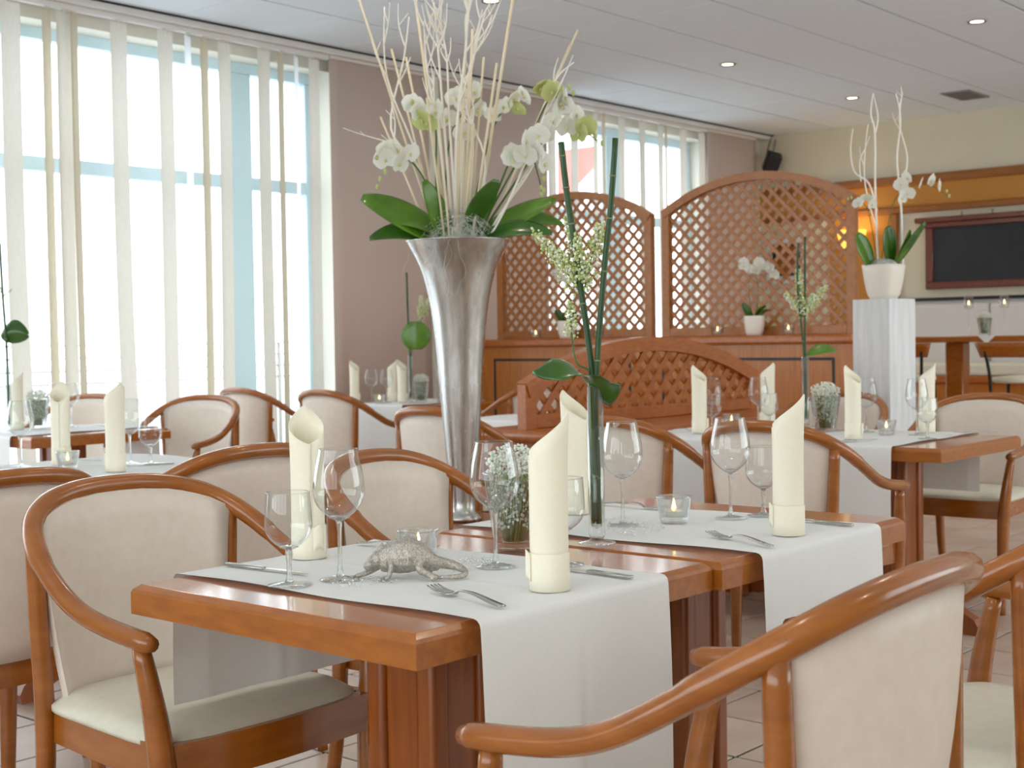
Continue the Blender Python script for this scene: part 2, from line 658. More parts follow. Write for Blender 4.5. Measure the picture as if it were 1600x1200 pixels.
def window(name, x0, x1, posts, bars, y):
    fr = MB()
    w = struct(put(name, None, None, (0, 0, 0)))
    h = .07
    def bar(xa, xb, za, zb, nm):
        MB().rbox(xa, xb, y - .04, y + .04, za, zb, .006, 1).obj(nm, BLUE_FRAME, w)
    bar(x0, x1, 3.075, 3.155, 'frame_head')
    bar(x0, x1, SILL, SILL + .1, 'frame_sill')
    bar(x0, x0 + .08, SILL + .1, 3.075, 'frame_post')
    bar(x1 - .08, x1, SILL + .1, 3.075, 'frame_post')
    for p, pw in posts:
        bar(p - pw / 2, p + pw / 2, SILL + .1, 3.075, 'frame_post')
    xs = [x0 + .04] + [p for p, _ in posts] + [x1 - .04]
    ws = [.04] + [q / 2 for _, q in posts] + [.04]
    for n, (a, b) in enumerate(zip(xs[:-1], xs[1:])):
        for z in bars:
            MB().rbox(a + ws[n] - .004, b - ws[n + 1] + .004, y - .034, y + .034, z - .045, z + .045, .006, 1).obj('transom_bar', BLUE_FRAME, w)
        zz = [SILL + .06] + list(bars) + [3.08]
        for za, zb in zip(zz[:-1], zz[1:]):
            MB().box(a, b, y - .006, y + .006, za, zb).obj('pane', PANE, w)
    return w


window('window_1', W1[0], W1[1], [(2.2, .1), (4.2, .1), (6.18, .2)], [2.31], Y1 + .22)
window('window_2', W2[0], W2[1], [(10.62, .26)], [2.31], Y1 + .22)


def plain_window(name, horiz, a, b, pos, n):
    w = struct(put(name, None))
    for k in range(n + 1):
        t = a + (b - a) * k / n
        m = MB()
        if horiz:
            m.box(t - .05, t + .05, pos - .04, pos + .04, .8, 2.8)
        else:
            m.box(pos - .04, pos + .04, t - .05, t + .05, .8, 2.8)
        m.obj('frame_post', BLUE_FRAME, w)
    m = MB()
    if horiz:
        m.box(a, b, pos - .005, pos + .005, .8, 2.8)
    else:
        m.box(pos - .005, pos + .005, a, b, .8, 2.8)
    m.obj('pane', PANE, w)


plain_window('fill_window_3', False, -2.5, 5.5, X0 - .12, 5)  # unseen windows, sized to fill the room from behind the camera
plain_window('fill_window_4', True, 3.5, 12.5, Y0 - .12, 6)

# what lies outside: terrace, railing, pale houses
struct(MB().box(-60, 70, Y1 + .4, 90, -.5, -.12).obj('terrace', TERRACE))
rl = thing('terrace_railing', 'thin pale railing outside the tall window, behind the blinds', 'railing', (0, 9.6, -.12))
for k in range(9):
    MB().tube([(k * 1.6, 0, 0), (k * 1.6, 0, 1.3)], .02, 6).obj('post', GREY_METAL, rl)
for z in (1.3, 1.2, 1.1, 1.0):
    MB().tube([(-.1, 0, z), (12.9, 0, z)], .008, 6).obj('rail', GREY_METAL, rl)
ban = thing('shop_banner', 'red and white banner hanging outside the far window', 'banner', (13.9, 10.75, -.12))
MB().box(-.04, .0, -.3, .3, 2.2, 3.7).obj('cloth', WHITE_PAINT, ban)
MB().add([(-.05, -.3, 3.7), (-.05, .3, 3.7), (-.05, .3, 3.0), (-.05, -.3, 3.45)], [(0, 1, 2, 3)]).obj('red_stripe', RED, ban)
MB().tube([(.0, .55, 0), (.0, .55, 3.8)], .03, 6).obj('pole', GREY_METAL, ban)

# curtain rail, taupe panels, vertical blinds
rail = struct(MB().rbox(2.0, X1, 7.44, 7.56, CEIL - .055, CEIL - .012, .006, 1).obj('trim_1', RAIL_MAT))
struct(MB().box(2.0, X1, 7.425, 7.57, CEIL - .011, CEIL - .004).obj('trim_2', DARK))


def taupe(x0, x1, label):
    t = thing('panel_curtain', label, 'curtain', (0, 7.5, 0), group='taupe panel curtains')
    MB().grid(lambda u, v: (x0 + (x1 - x0) * u, .004 * math.sin(u * 9), .06 + v * (CEIL - .13)), 12, 2).obj('fabric_panel', PANEL_TAUPE, t)
    solidify([c for c in bpy.data.objects if c.parent == t][0], .006)
    MB().rbox(x0, x1, -.015, .015, CEIL - .075, CEIL - .055, .003, 1).obj('top_bar', RAIL_MAT, t)
    return t


taupe(6.77, 7.79, 'taupe fabric panel between the left blinds and the silver vase')
taupe(7.90, 9.26, 'taupe fabric panel behind the tall silver vase')
taupe(11.80, 12.74, 'narrow taupe panel in the far corner under the speaker')


def blind(name, label, slats, x0, x1):
    t = thing(name, label, 'blind', (0, 7.5, 0), group='vertical slat blinds')
    MB().rbox(x0, x1, -.02, .02, CEIL - .09, CEIL - .055, .004, 1).obj('head_rail', RAIL_MAT, t)
    for xc, wid, ang, mat, sway in slats:
        n = 14
        ph = random.random() * 6
        def fn(u, v, w=wid, ph=ph, sway=sway):
            s = (u - .5) * w
            bow = .012 * (1 - (2 * u - 1) ** 2)
            z = .05 + (1 - v) * (CEIL - .15)
            off = sway * v * v + .006 * math.sin(ph + 5 * v)
            return (s + off, bow, z)
        o = MB().grid(fn, 5, n).obj('slat', mat, t, (xc, 0, 0), ang)
        MB().rbox(-.012, .012, -.008, .008, CEIL - .1, CEIL - .085, .002, 1).obj('slat_clip', RAIL_MAT, t, (xc, 0, 0))
    return t


def A(d):
    return math.radians(d)


def slat_turn(w, k, full=.127):
    """turn of a slat that shows the width w from a sight line running k sideways per metre of depth"""
    best = min(range(0, 60), key=lambda d: abs(math.cos(A(d)) - k * math.sin(A(d)) - w / full))
    return A(best)


S1 = []
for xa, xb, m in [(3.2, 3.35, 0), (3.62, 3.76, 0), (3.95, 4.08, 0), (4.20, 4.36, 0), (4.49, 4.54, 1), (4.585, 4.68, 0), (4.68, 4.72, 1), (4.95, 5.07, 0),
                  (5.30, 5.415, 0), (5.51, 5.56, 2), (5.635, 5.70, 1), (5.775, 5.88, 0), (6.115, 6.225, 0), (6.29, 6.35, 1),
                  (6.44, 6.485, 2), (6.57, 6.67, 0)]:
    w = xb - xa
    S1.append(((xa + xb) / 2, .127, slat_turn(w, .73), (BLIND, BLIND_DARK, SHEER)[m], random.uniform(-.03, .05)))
blind('vertical_blind', 'cream vertical slat blind across the large left window', S1, 2.4, 6.755)
S2 = []
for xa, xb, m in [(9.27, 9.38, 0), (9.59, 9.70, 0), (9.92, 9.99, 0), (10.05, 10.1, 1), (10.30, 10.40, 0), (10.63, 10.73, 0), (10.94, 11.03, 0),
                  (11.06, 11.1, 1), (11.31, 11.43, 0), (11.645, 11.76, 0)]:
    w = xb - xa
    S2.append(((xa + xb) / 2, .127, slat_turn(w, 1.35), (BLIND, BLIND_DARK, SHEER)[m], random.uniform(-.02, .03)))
blind('vertical_blind', 'cream vertical slat blind in the far window above the trellis', S2, 9.275, 11.785)

# back wall fittings
struct(MB().box(X1 - .012, X1, 0, Y1, 2.41, 2.67).obj('trim_3', WALL_OCHRE))
struct(MB().rbox(X1 - .05, X1, 0, Y1, 2.65, 2.735, .01, 1).obj('trim_4', WOOD_TRIM))
struct(MB().rbox(X1 - .05, X1, 0, Y1, 2.365, 2.43, .01, 1).obj('trim_5', WOOD_TRIM))
struct(MB().box(X1 - .02, X1, 0, 6.0, 0, 1.5).obj('trim_6', WALL_GREY))
struct(MB().rbox(X1 - .045, X1, 0, 6.0, 1.49, 1.52, .004, 1).obj('trim_7', BLACK))
struct(MB().box(X1 - .02, X1, 6.1, 6.78, 0, 2.365).obj('trim_8', WALL_OCHRE))
struct(MB().box(7.792, 7.898, 7.485, Y1, 0, CEIL - .06).obj('trim_10', WALL_WINDOW))
struct(MB().rbox(X1 - .06, X1, 6.02, 6.10, 0, 2.365, .008, 1).obj('trim_9', WOOD_TRIM))

bb = thing('blackboard', 'dark slate blackboard in a moulded red-brown wooden frame', 'blackboard', (X1 - .03, 4.6, 1.6))
MB().box(-.01, .02, -1.05, 1.07, .06, .62).obj('slate', BLACKBOARD, bb)
MB().rbox(-.03, .02, -1.12, 1.13, 0, .07, .008, 1).obj('bottom_frame', WOOD_REDDISH, bb)
MB().rbox(-.03, .02, 1.05, 1.13, .07, .60, .008, 1).obj('side_frame', WOOD_REDDISH, bb)
MB().rbox(-.03, .02, -1.12, -1.04, .07, .60, .008, 1).obj('side_frame', WOOD_REDDISH, bb)
MB().rbox(-.05, .02, -1.16, 1.17, .60, .65, .008, 1).rbox(-.08, .02, -1.2, 1.22, .65, .70, .01, 1).obj('cornice', WOOD_REDDISH, bb)
for k in (-.1, .45, .75):
    MB().tube([(-.04, k, .7), (-.04, k, .74)], .008, 6).obj('hook', GREY_METAL, bb)
pic = thing('wall_picture', 'small picture with white mat and black frame behind the trellis', 'picture', (X1 - .02, 7.27, 1.72))
MB().box(-.015, .015, -.24, .24, 0, .5).obj('mat_board', WHITE_PAINT, pic)
MB().box(-.022, -.015, -.15, .15, .1, .4).obj('print', WOOD_TRIM, pic)
for y0, y1, z0, z1 in ((-.16, .16, .39, .42), (-.16, .16, .08, .11), (-.16, -.13, .11, .39), (.13, .16, .11, .39)):
    MB().box(-.03, -.015, y0, y1, z0, z1).obj('frame_bar', BLACK, pic)
lamp = thing('wall_lamp', 'glowing amber glass wall lamp beside the white pillar', 'lamp', (X1 - .03, 6.44, 2.0))
MB().lathe([(0, .0), (.05, .0), (.12, .1), (.15, .22), (.145, .22), (.11, .11), (.0, .03)], 16).obj('glass_shade', LAMP_GLOW, lamp, (-.17, 0, 0))
MB().tube([(0, 0, .05), (-.1, 0, .02), (-.17, 0, .01)], .012, 8).obj('bracket', GREY_METAL, lamp)
_d = bpy.data.lights.new('wall_lamp_light', 'POINT')
_d.energy = 6
_d.color = (1, .7, .35)
_d.shadow_soft_size = .08
_o = put('wall_lamp_light', _d, lamp, (-.2, 0, .26))

sp = thing('loudspeaker', 'small black loudspeaker on a bracket in the far ceiling corner', 'loudspeaker', (12.84, 7.36, 2.99))
sp.rotation_euler = (A(18), A(-24), A(35))
MB().rbox(-.08, .08, -.075, .075, -.1, .1, .012, 2).obj('cabinet', SPEAKER, sp)
MB().box(-.086, -.08, -.065, .065, -.09, .09).obj('grille', BLACK, sp)
MB().tube([(.08, 0, .02), (.16, 0, .08), (.17, .02, .2)], .012, 8).obj('bracket', GREY_METAL, sp)
MB().tube(smooth_path([(.08, .02, 0), (.14, .04, -.04), (.2, .06, .1), (.19, .06, .33)]), .005, 6).obj('cable', DARK, sp)

vent = thing('air_vent', 'dark slotted air vent set in the ceiling near back wall', 'vent', (12.05, 4.95, CEIL - .012))
vent.scale = (.8, .8, 1)
MB().box(-.28, .28, -.14, .14, .004, .010).obj('backing', DARK, vent)
for k in range(7):
    MB().box(-.27, .27, -.13 + k * .04, -.115 + k * .04, -.004, .006).obj('slat', GREY_METAL, vent)
MB().box(-.3, .3, -.16, -.14, -.004, .008).box(-.3, .3, .14, .16, -.004, .008).box(-.3, -.28, -.14, .14, -.004, .008).box(.28, .3, -.14, .14, -.004, .008).obj('frame', GREY_METAL, vent)

dl_ring = MB().lathe([(.048, -.004), (.062, -.006), (.064, .0), (.05, .004)], 20).mesh('ring', GREY_METAL)
dl_disc = MB().lathe([(0, .001), (.046, .001), (.047, .004), (0, .004)], 20).mesh('bulb_disc', LAMP_DISC)


def downlight(x, y, label):
    t = thing('ceiling_downlight', label, 'downlight', (x, y, CEIL - .006), group='recessed ceiling downlights')
    put('ring', dl_ring, t)
    put('bulb_disc', dl_disc, t)
    d = bpy.data.lights.new('downlight_beam', 'SPOT')
    d.energy = DOWN_POWER
    d.color = (1.0, .88, .72)
    d.spot_size = A(130)
    d.spot_blend = .7
    d.shadow_soft_size = .06
    put('downlight_beam', d, t, (0, 0, -.03))


DOWN_POWER = 30
for x, y, l in [(9.29, 3.73, 'lit downlight nearest the air vent in the ceiling'), (9.34, 5.74, 'lit downlight above the arched trellis screens'),
                (11.46, 5.75, 'lit downlight at the far end above the white twigs'), (6.54, 5.73, 'lit downlight at the top edge above the silver vase')]:
    downlight(x, y, l)
for x, y in [(6.54, 3.73), (7.5, 1.7), (11.46, 3.73), (3.7, 3.73), (3.7, 1.2), (1.0, 1.2), (2.2, -.8)]:  # extra downlights out of view, added to brighten the room
    downlight(x, y, 'unseen downlight added to light the dining tables')


# ------------------------------------------------------------------ trellis, sideboards
def trellis(name, label, W, zs, zp, post, depth, rotz, loc, pitch, slat_w, mat, rail_h=.05, group=None, front=-1, slat_t=.0066):
    """arched lattice screen: W wide, springing height zs, crown zp; local x runs along it, y is its depth"""
    t = thing(name, label, 'trellis', loc, rotz, group)
    R = ((W / 2) ** 2 + (zp - zs) ** 2) / (2 * (zp - zs))
    zc = zp - R

    def top(x, inset=0):
        return zc + math.sqrt(max((R - inset) ** 2 - x * x, 0))
    h = W / 2
    # posts, sill and arch
    for s in (-1, 1):
        xa, xb = sorted((s * h, s * (h - post)))
        za, zb = top(xa) - .006, top(xb) - .006
        vs = [(xa, -depth / 2, 0), (xb, -depth / 2, 0), (xb, -depth / 2, zb), (xa, -depth / 2, za), (xa, depth / 2, 0), (xb, depth / 2, 0), (xb, depth / 2, zb), (xa, depth / 2, za)]
        MB().add(vs, [(0, 1, 2, 3), (7, 6, 5, 4), (0, 4, 5, 1), (1, 5, 6, 2), (2, 6, 7, 3), (3, 7, 4, 0)]).obj('post', mat, t)
    MB().rbox(-h + post, h - post, -depth / 2, depth / 2, 0, rail_h, .004, 1).obj('bottom_rail', mat, t)
    N = 28
    arc = MB()
    vs, fs = [], []
    for k in range(N + 1):
        x = -h + W * k / N
        xi = x * (R - post * .9) / R
        z1, z0 = top(x), zc + (top(x) - zc) * (R - post * .9) / R
        for y in (-depth / 2 - .008, depth / 2 + .008):
            vs += [(x, y, z1), (xi, y, z0)]
    for k in range(N):
        a, b = 4 * k, 4 * k + 4
        fs += [(a, b, b + 1, a + 1), (a + 2, a + 3, b + 3, b + 2), (a, a + 2, b + 2, b), (a + 1, b + 1, b + 3, a + 3)]
    fs += [(0, 1, 3, 2), (4 * N, 4 * N + 2, 4 * N + 3, 4 * N + 1)]
    arc.add(vs, fs).obj('arch', mat, t)
    # diagonal slats in two layers, clipped to the opening
    hi = h - post * .5

    def clip(c, sgn):
        # points (x, z) with z = sgn*x + c inside the opening
        pts = []
        for k in range(401):
            x = -hi + 2 * hi * k / 400
            z = sgn * x + c
            if rail_h * .5 <= z <= top(x, post * .5):
                pts.append((x, z))
        return (pts[0], pts[-1]) if len(pts) > 8 else None
    for layer, sgn in ((0, front), (1, -front)):
        c = -hi - zp
        while c < hi + zp:
            e = clip(c, sgn)
            if e:
                y = (-.53 if layer == 0 else .53) * slat_t
                MB().bar((e[0][0], y, e[0][1]), (e[1][0], y, e[1][1]), slat_w, slat_t, (0, 1, 0)).obj('slat', mat, t)
            c += pitch
    return t


PX = 8.0
TOPZ = 1.175
# local +x of the screen points along -Y of the room
trellis('trellis_screen', 'arched trellis screen nearest the window, behind the silver vase', 1.44, 2.035 - TOPZ, 2.245 - TOPZ, .06, .05, -PI / 2,
        (PX, 6.257, TOPZ), .092, .025, WOOD_TRELLIS, .06, 'arched trellis screens')
trellis('trellis_screen', 'larger arched trellis screen beside the white pillar', 1.46, 2.045 - TOPZ, 2.255 - TOPZ, .06, .05, -PI / 2,
        (PX, 4.72, TOPZ), .092, .025, WOOD_TRELLIS, .06, 'arched trellis screens')


def sideboard(y0, y1, label):
    t = thing('sideboard', label, 'sideboard', (PX, (y0 + y1) / 2, 0), group='sideboards under the trellis screens')
    h = (y1 - y0) / 2
    MB().box(-.17, .3, -h + .004, h - .004, .08, TOPZ - .06).obj('body', WOOD_CAB, t)
    MB().box(-.13, .28, -h + .02, h - .02, 0, .08).obj('plinth', WOOD_DARK, t)
    MB().rbox(-.20, .33, -h, h, TOPZ - .06, TOPZ, .018, 3).obj('top_board', WOOD_BENCH, t)
    z1 = TOPZ - .145
    for a, b in ((-h + .13, h - .13),):
        for ya, yb, za, zb in ((a, b, z1 - .018, z1), (a, b, .2, .218), (a, a + .018, .218, z1 - .018), (b - .018, b, .218, z1 - .018)):
            MB().box(-.173, -.168, ya, yb, za, zb).obj('inlay_strip', BLACK, t)


sideboard(5.49, 7.02, 'wooden sideboard with black inlay under the trellis nearest window')
sideboard(3.93, 5.488, 'wooden sideboard with black inlay beside the white pillar')

# booth bench with its own low trellis
bench = thing('booth_bench', 'wooden booth bench body with rounded ledge under low trellis', 'bench', (4.76, 3.62, 0))
MB().box(.05, 2.1, .05, .66, .0, .70).obj('body', WOOD_BENCH, bench)
MB().rbox(0, 2.14, 0, .70, .70, .76, .028, 3).obj('ledge', WOOD_BENCH, bench)
MB().rbox(.03, .05, .08, .62, .1, .64, .006, 1).obj('end_panel', WOOD_DARK, bench)
trellis('bench_trellis', 'low arched trellis back standing on the booth bench', 2.05, .21, .415, .08, .05, 0,
        (5.825, 4.06, .76), .112, .033, WOOD_BENCH, .065, None, 1, .011)

# ------------------------------------------------------------------ chairs
HALF = [(0, -.275, .880), (.09, -.269, .876), (.17, -.247, .860), (.228, -.205, .830), (.262, -.14, .787), (.277, -.06, .736), (.280, .02, .695),
        (.278, .11, .672), (.274, .25, .656)]
hoop_pts = [(-x, y, z) for x, y, z in HALF[:0:-1]] + HALF
hoop = smooth_path(hoop_pts, 5)
hr = []
for p in hoop:
    hr.append(.0205 if p.y < -.1 else .0185)
hr[0] = hr[-1] = .013
hoop2 = [hoop[0] + (hoop[0] - hoop[1]).normalized() * -.0] + hoop[1:]
me_hoop = MB().tube(hoop2, hr, 10).mesh('bentwood_rail', WOOD_BENT)


def hoop_z(x):
    best = min(hoop[len(hoop) // 2:], key=lambda p: abs(p.x - abs(x)) + (100 if p.y > -.1 else 0))
    return best


def back_fn(u, v):
    s = 2 * u - 1
    wt = .225
    wb_ = .195
    x = s * (wb_ + (wt - wb_) * v)
    hp = hoop_z(s * wt)
    yb = -.235 + .075 * abs(s) ** 2.2
    yt = hp.y + .004
    z = .455 + (hp.z - .012 - .455) * v
    y = yb + (yt - yb) * v + .012 * math.sin(v * PI) * -1
    return (x, y, z)


_b = MB().grid(back_fn, 17, 9)
# give the back panel its thickness here so that copies share it
n0 = len(_b.v)
front = [(x, y + .022, z) for x, y, z in _b.v]
fs0 = list(_b.f)
_b.v += front
_b.f += [tuple(i + n0 for i in f) for f in fs0]
_b.sm += [True] * len(fs0)
nu, nv = 17, 9
ring = [i for i in range(nu)] + [j * nu + nu - 1 for j in range(1, nv)] + [(nv - 1) * nu + i for i in range(nu - 2, -1, -1)] + [j * nu for j in range(nv - 2, 0, -1)]
for a, b in zip(ring, ring[1:] + ring[:1]):
    _b.f.append((a, b, b + n0, a + n0))
    _b.sm.append(False)
me_back = _b.mesh('backrest', LEATHER)


def seat_fn(u, v):
    # polar-ish pillow: u around, v from rim to centre, upper half only
    t = 2 * PI * u
    c, s = math.cos(t), math.sin(t)
    p = .32
    ex = math.copysign(abs(c) ** p, c)
    ey = math.copysign(abs(s) ** p, s)
    w = .225 + .03 * (ey + 1) / 2
    r = 1 - v
    x = ex * w * min(1, r * 1.0)
    yy = ey * .225 + (.018 * (1 - ex * ex) if ey > 0 else 0)
    y = yy * r + .005
    z = .488 + .012 * (1 - r ** 4) - .016 * max(0, (r - .90) / .10) ** 2
    return (x, y, z)


_s = MB().grid(seat_fn, 41, 9)
low = [(x, y, .462) for x, y, z in _s.v[:41]]
n0 = len(_s.v)
_s.v += low
for k in range(40):
    _s.f.append((k, k + 1, n0 + k + 1, n0 + k))
    _s.sm.append(True)
_s.f.append(tuple(n0 + k for k in range(40)))
_s.sm.append(False)
me_seat = _s.mesh('seat', SEAT_LEATHER, True)


def curved_apron():
    m = MB()
    z0, z1 = .396, .470
    def run(pts, th):
        vs, fs = [], []
        n = len(pts)
        for i, p in enumerate(pts):
            q0, q1 = Vector(pts[max(i - 1, 0)]), Vector(pts[min(i + 1, n - 1)])
            d = (q1 - q0).normalized()
            nn = Vector((-d.y, d.x)) * th / 2
            for s in (-1, 1):
                for z in (z0, z1):
                    vs.append((p[0] + nn.x * s, p[1] + nn.y * s, z))
        for i in range(n - 1):
            a, b = 4 * i, 4 * i + 4
            fs += [(a, b, b + 1, a + 1), (a + 2, a + 3, b + 3, b + 2), (a + 1, b + 1, b + 3, a + 3), (a, a + 2, b + 2, b)]
        fs += [(0, 1, 3, 2), (4 * n - 4, 4 * n - 2, 4 * n - 1, 4 * n - 3)]
        m.add(vs, fs)
    run([(-.235 + .47 * k / 10, .232 + .016 * math.sin(PI * k / 10)) for k in range(11)], .026)
    run([(-.195 + .39 * k / 6, -.2 - .012 * math.sin(PI * k / 6)) for k in range(7)], .024)
    for s in (-1, 1):
        run([(s * .198, -.19), (s * .24, .225)], .024)
    return m


me_apron = curved_apron().mesh('seat_frame', WOOD_BENT)
me_fleg, me_rleg = {}, {}
for s in (-1, 1):
    me_fleg[s] = MB().tube(smooth_path([(s * .236, .235, 0), (s * .24, .232, .2), (s * .246, .232, .40), (s * .256, .226, .52), (s * .268, .205, .645)], 4),
                           lerp_path([.017, .022, .026, .022, .0155], 4), 10).mesh('leg', WOOD_BENT)
    me_rleg[s] = MB().tube(smooth_path([(s * .215, -.262, 0), (s * .216, -.218, .2), (s * .218, -.198, .42), (s * .228, -.195, .62), (s * .236, -.193, .812)], 4),
                           lerp_path([.015, .018, .020, .019, .017], 4), 10).mesh('leg', WOOD_BENT)


def chair(x, y, facing, label):
    """facing: degrees, 0 looks towards the windows (+Y)"""
    t = thing('armchair', label, 'chair', (x, y, 0), A(facing), 'bentwood armchairs with cream upholstery')
    put('bentwood_rail', me_hoop, t)
    put('backrest', me_back, t)
    put('seat', me_seat, t)
    put('seat_frame', me_apron, t)
    for s in (-1, 1):
        put('leg', me_fleg[s], t)
        put('leg', me_rleg[s], t)
    return t


for x, y, f, l in [
    (1.65, 2.25, 180, 'armchair at front left, its near arm end beside the table corner'),
    (2.44, 2.27, 189, 'armchair directly behind the front table with silver vase foot beside it'),
    (1.58, .965, 0, 'large foreground armchair at the bottom right, back turned to the viewer'),
    (2.364, .907, -13.5, 'armchair cut off by the right edge, behind the large foreground armchair'),
    (2.40, 3.24, 0, 'armchair seen from behind at the white clothed table, left of centre'),
    (1.62, 3.13, 0, 'armchair cut off by the left edge, seen from behind'),
    (4.37, 6.08, 108, 'armchair by the blinds with open arms turned left, nearer one'),
    (4.25, 6.98, 108, 'armchair close to the blinds at the far left small table'),
    (5.75, 7.0, -90, 'armchair right against the blinds left of the taupe panel'),
    (5.66, 6.12, -90, 'armchair in front of the taupe panel at the window table'),
    (4.40, 4.02, -90, 'armchair whose back is partly hidden by the silver vase'),
    (6.75, 5.80, 0, 'armchair mostly hidden behind the bench trellis at window table'),
    (4.15, 2.92, -90, 'armchair seen through the tall glass tube, in front of the bench'),
    (4.15, 2.29, -90, 'armchair behind the second front table, arm reaching right'),
    (5.85, 2.40, 90, 'armchair at right facing left with runner draping onto its seat'),
    (5.85, 3.12, 90, 'armchair half hidden by a napkin in front of the white pillar'),
]:
    chair(x, y, f, l)

# ------------------------------------------------------------------ tables
me_ttop = {}


def table_meshes(w, d):
    k = (w, d)
    if k in me_ttop:
        return me_ttop[k]
    h = .75
    top = MB().rbox(-w / 2 + .012, w / 2 - .012, -d / 2 + .012, d / 2 - .012, h - .01, h, .001, 1).mesh('table_top', WOOD_TOP)
    edge = MB()
    # edge lipping: four mitred bars with a rounded upper arris
    prof = [(0, h - .052), (0, h - .014), (.003, h - .008), (.008, h - .004), (.012, h - .001), (.016, h - .001), (.03, h - .052)]
    vs, fs = [], []
    cor = [(-1, -1), (1, -1), (1, 1), (-1, 1)]
    for sx, sy in cor:
        for ins, z in prof:
            vs.append((sx * (w / 2 - ins), sy * (d / 2 - ins), z))
    n = len(prof)
    for c in range(4):
        for i in range(n):
            a, b = c * n + i, ((c + 1) % 4) * n + i
            a2, b2 = c * n + (i + 1) % n, ((c + 1) % 4) * n + (i + 1) % n
            fs.append((a, b, b2, a2))
    edge.add(vs, fs)
    e = edge.mesh('edge_lipping', WOOD_EDGE)
    sub = MB().box(-w / 2 + .028, w / 2 - .028, -d / 2 + .028, d / 2 - .028, h - .05, h - .01).mesh('underside', WOOD_DARK)
    col = MB()
    s = .085
    col.box(-s + .012, s - .012, -s + .012, s - .012, .06, h - .05)
    for sx in (-1, 1):
        for sy in (-1, 1):
            col.rbox(min(sx * s, sx * (s - .045)), max(sx * s, sx * (s - .045)), min(sy * s, sy * (s - .045)), max(sy * s, sy * (s - .045)), .05, h - .05, .01, 2)
    c = col.mesh('pedestal', WOOD_DARK)
    foot = MB()
    up_ = [(.06, .20), (.14, .175), (.22, .125), (.29, .085), (.335, .06), (.35, .03), (.345, 0)]
    lo_ = [(.06, .06), (.13, .075), (.2, .06), (.25, .035), (.28, .012), (.29, 0)]
    poly = up_ + lo_[::-1]
    vs = [(-.03, p[0], p[1]) for p in poly] + [(.03, p[0], p[1]) for p in poly]
    n = len(poly)
    fs = [tuple(range(n)), tuple(range(2 * n - 1, n - 1, -1))] + [(i, (i + 1) % n, n + (i + 1) % n, n + i) for i in range(n)]
    f = foot.add(vs, fs).mesh('foot', WOOD_DARK)
    me_ttop[k] = (top, e, sub, c, f)
    return me_ttop[k]


def table(x, y, label, w=.775, d=.725, rot=0):
    t = thing('dining_table', label, 'table', (x, y, 0), rot, 'square pedestal dining tables')
    top, e, sub, c, f = table_meshes(w, d)
    put('table_top', top, t)
    put('edge_lipping', e, t)
    put('underside', sub, t)
    put('pedestal', c, t)
    for k in range(4):
        put('foot', f, t, (0, 0, 0), k * PI / 2)
    return t


table(1.785, 1.735, 'front dining table carrying the silver chameleon figure', .785, .705)
table(2.575, 1.735, 'second front dining table with the tall glass tube beside it', .785, .74)
table(5.19, 2.43, 'dining table at right whose near corner points at the viewer', .785, .725)
table(5.19, 3.165, 'dining table in front of the booth bench under napkins', .785, .735)
table(2.69, 4.18, 'dining table under a white cloth at left of the picture', .775, .76)
table(1.905, 4.18, 'dining table continuing the white clothed row past the left edge', .775, .76)
table(3.78, 6.23, 'small dining table by the blinds at far left', .775, .74)
table(6.77, 6.62, 'window dining table in front of the taupe panel', .775, .76)
table(5.78, 4.74, 'dining table mostly hidden behind the booth bench', .775, .74)

# ------------------------------------------------------------------ cloths
CL = .7535


def runner(label, x0, x1, y0, y1, axis, drop_a, drop_b, skew=0.0, z=CL, cat='table runner', lift=0.004):
    """runner lying along axis ('y' or 'x'), overhanging both table edges and hanging down"""
    o = thing_mesh = None
    a0, a1 = (y0, y1) if axis == 'y' else (x0, x1)
    b0, b1 = (x0, x1) if axis == 'y' else (y0, y1)
    r = .014
    path = [(a0 - r, z - r - drop_a * (1 - k / 8.0)) for k in range(9)]
    path += [(a0 - r + r * (1 - math.cos(t)), z - r + r * math.sin(t)) for t in (PI / 6, PI / 3, PI / 2)]
    path += [(a0 + (a1 - a0) * k / 16, z) for k in range(1, 17)]
    path += [(a1 + r * math.sin(t), z - r + r * math.cos(t)) for t in (PI / 6, PI / 3, PI / 2)]
    path += [(a1 + r, z - r - drop_b * k / 8.0) for k in range(1, 9)]
    L = [0]
    for p, q in zip(path, path[1:]):
        L.append(L[-1] + math.hypot(q[0] - p[0], q[1] - p[1]))
    nb = 61
    vs, fs = [], []
    for i, (a, zz) in enumerate(path):
        hang = max(0, z - .02 - zz)
        for j in range(nb):
            u = j / (nb - 1)
            b = b0 + (b1 - b0) * u + skew * (a - (a0 + a1) / 2)
            crease = .004 * math.exp(-((u - .5) / .022) ** 2)
            edge_lift = lift * max(0, 1 - min(u, 1 - u) / .05) * (.5 + .5 * math.sin(a * 14 + u * 3))
            if hang > 0:
                side = -1 if i < len(path) / 2 else 1
                wav = (.006 * math.sin(u * 7 + a) + 1.2 * crease) * min(1, hang / .15)
                aa, z2 = a + side * (abs(wav) + .001), zz
            else:
                aa, z2 = a, zz + edge_lift + crease * .3
            vs.append((b, aa, z2) if axis == 'y' else (aa, b, z2))
    n = len(path)
    fs = [(i * nb + j, i * nb + j + 1, (i + 1) * nb + j + 1, (i + 1) * nb + j) for i in range(n - 1) for j in range(nb - 1)]
    o = MB().add(vs, fs, True).obj('table_runner', CLOTH)
    tag(o, label, cat, 'white linen table runners')
    return o


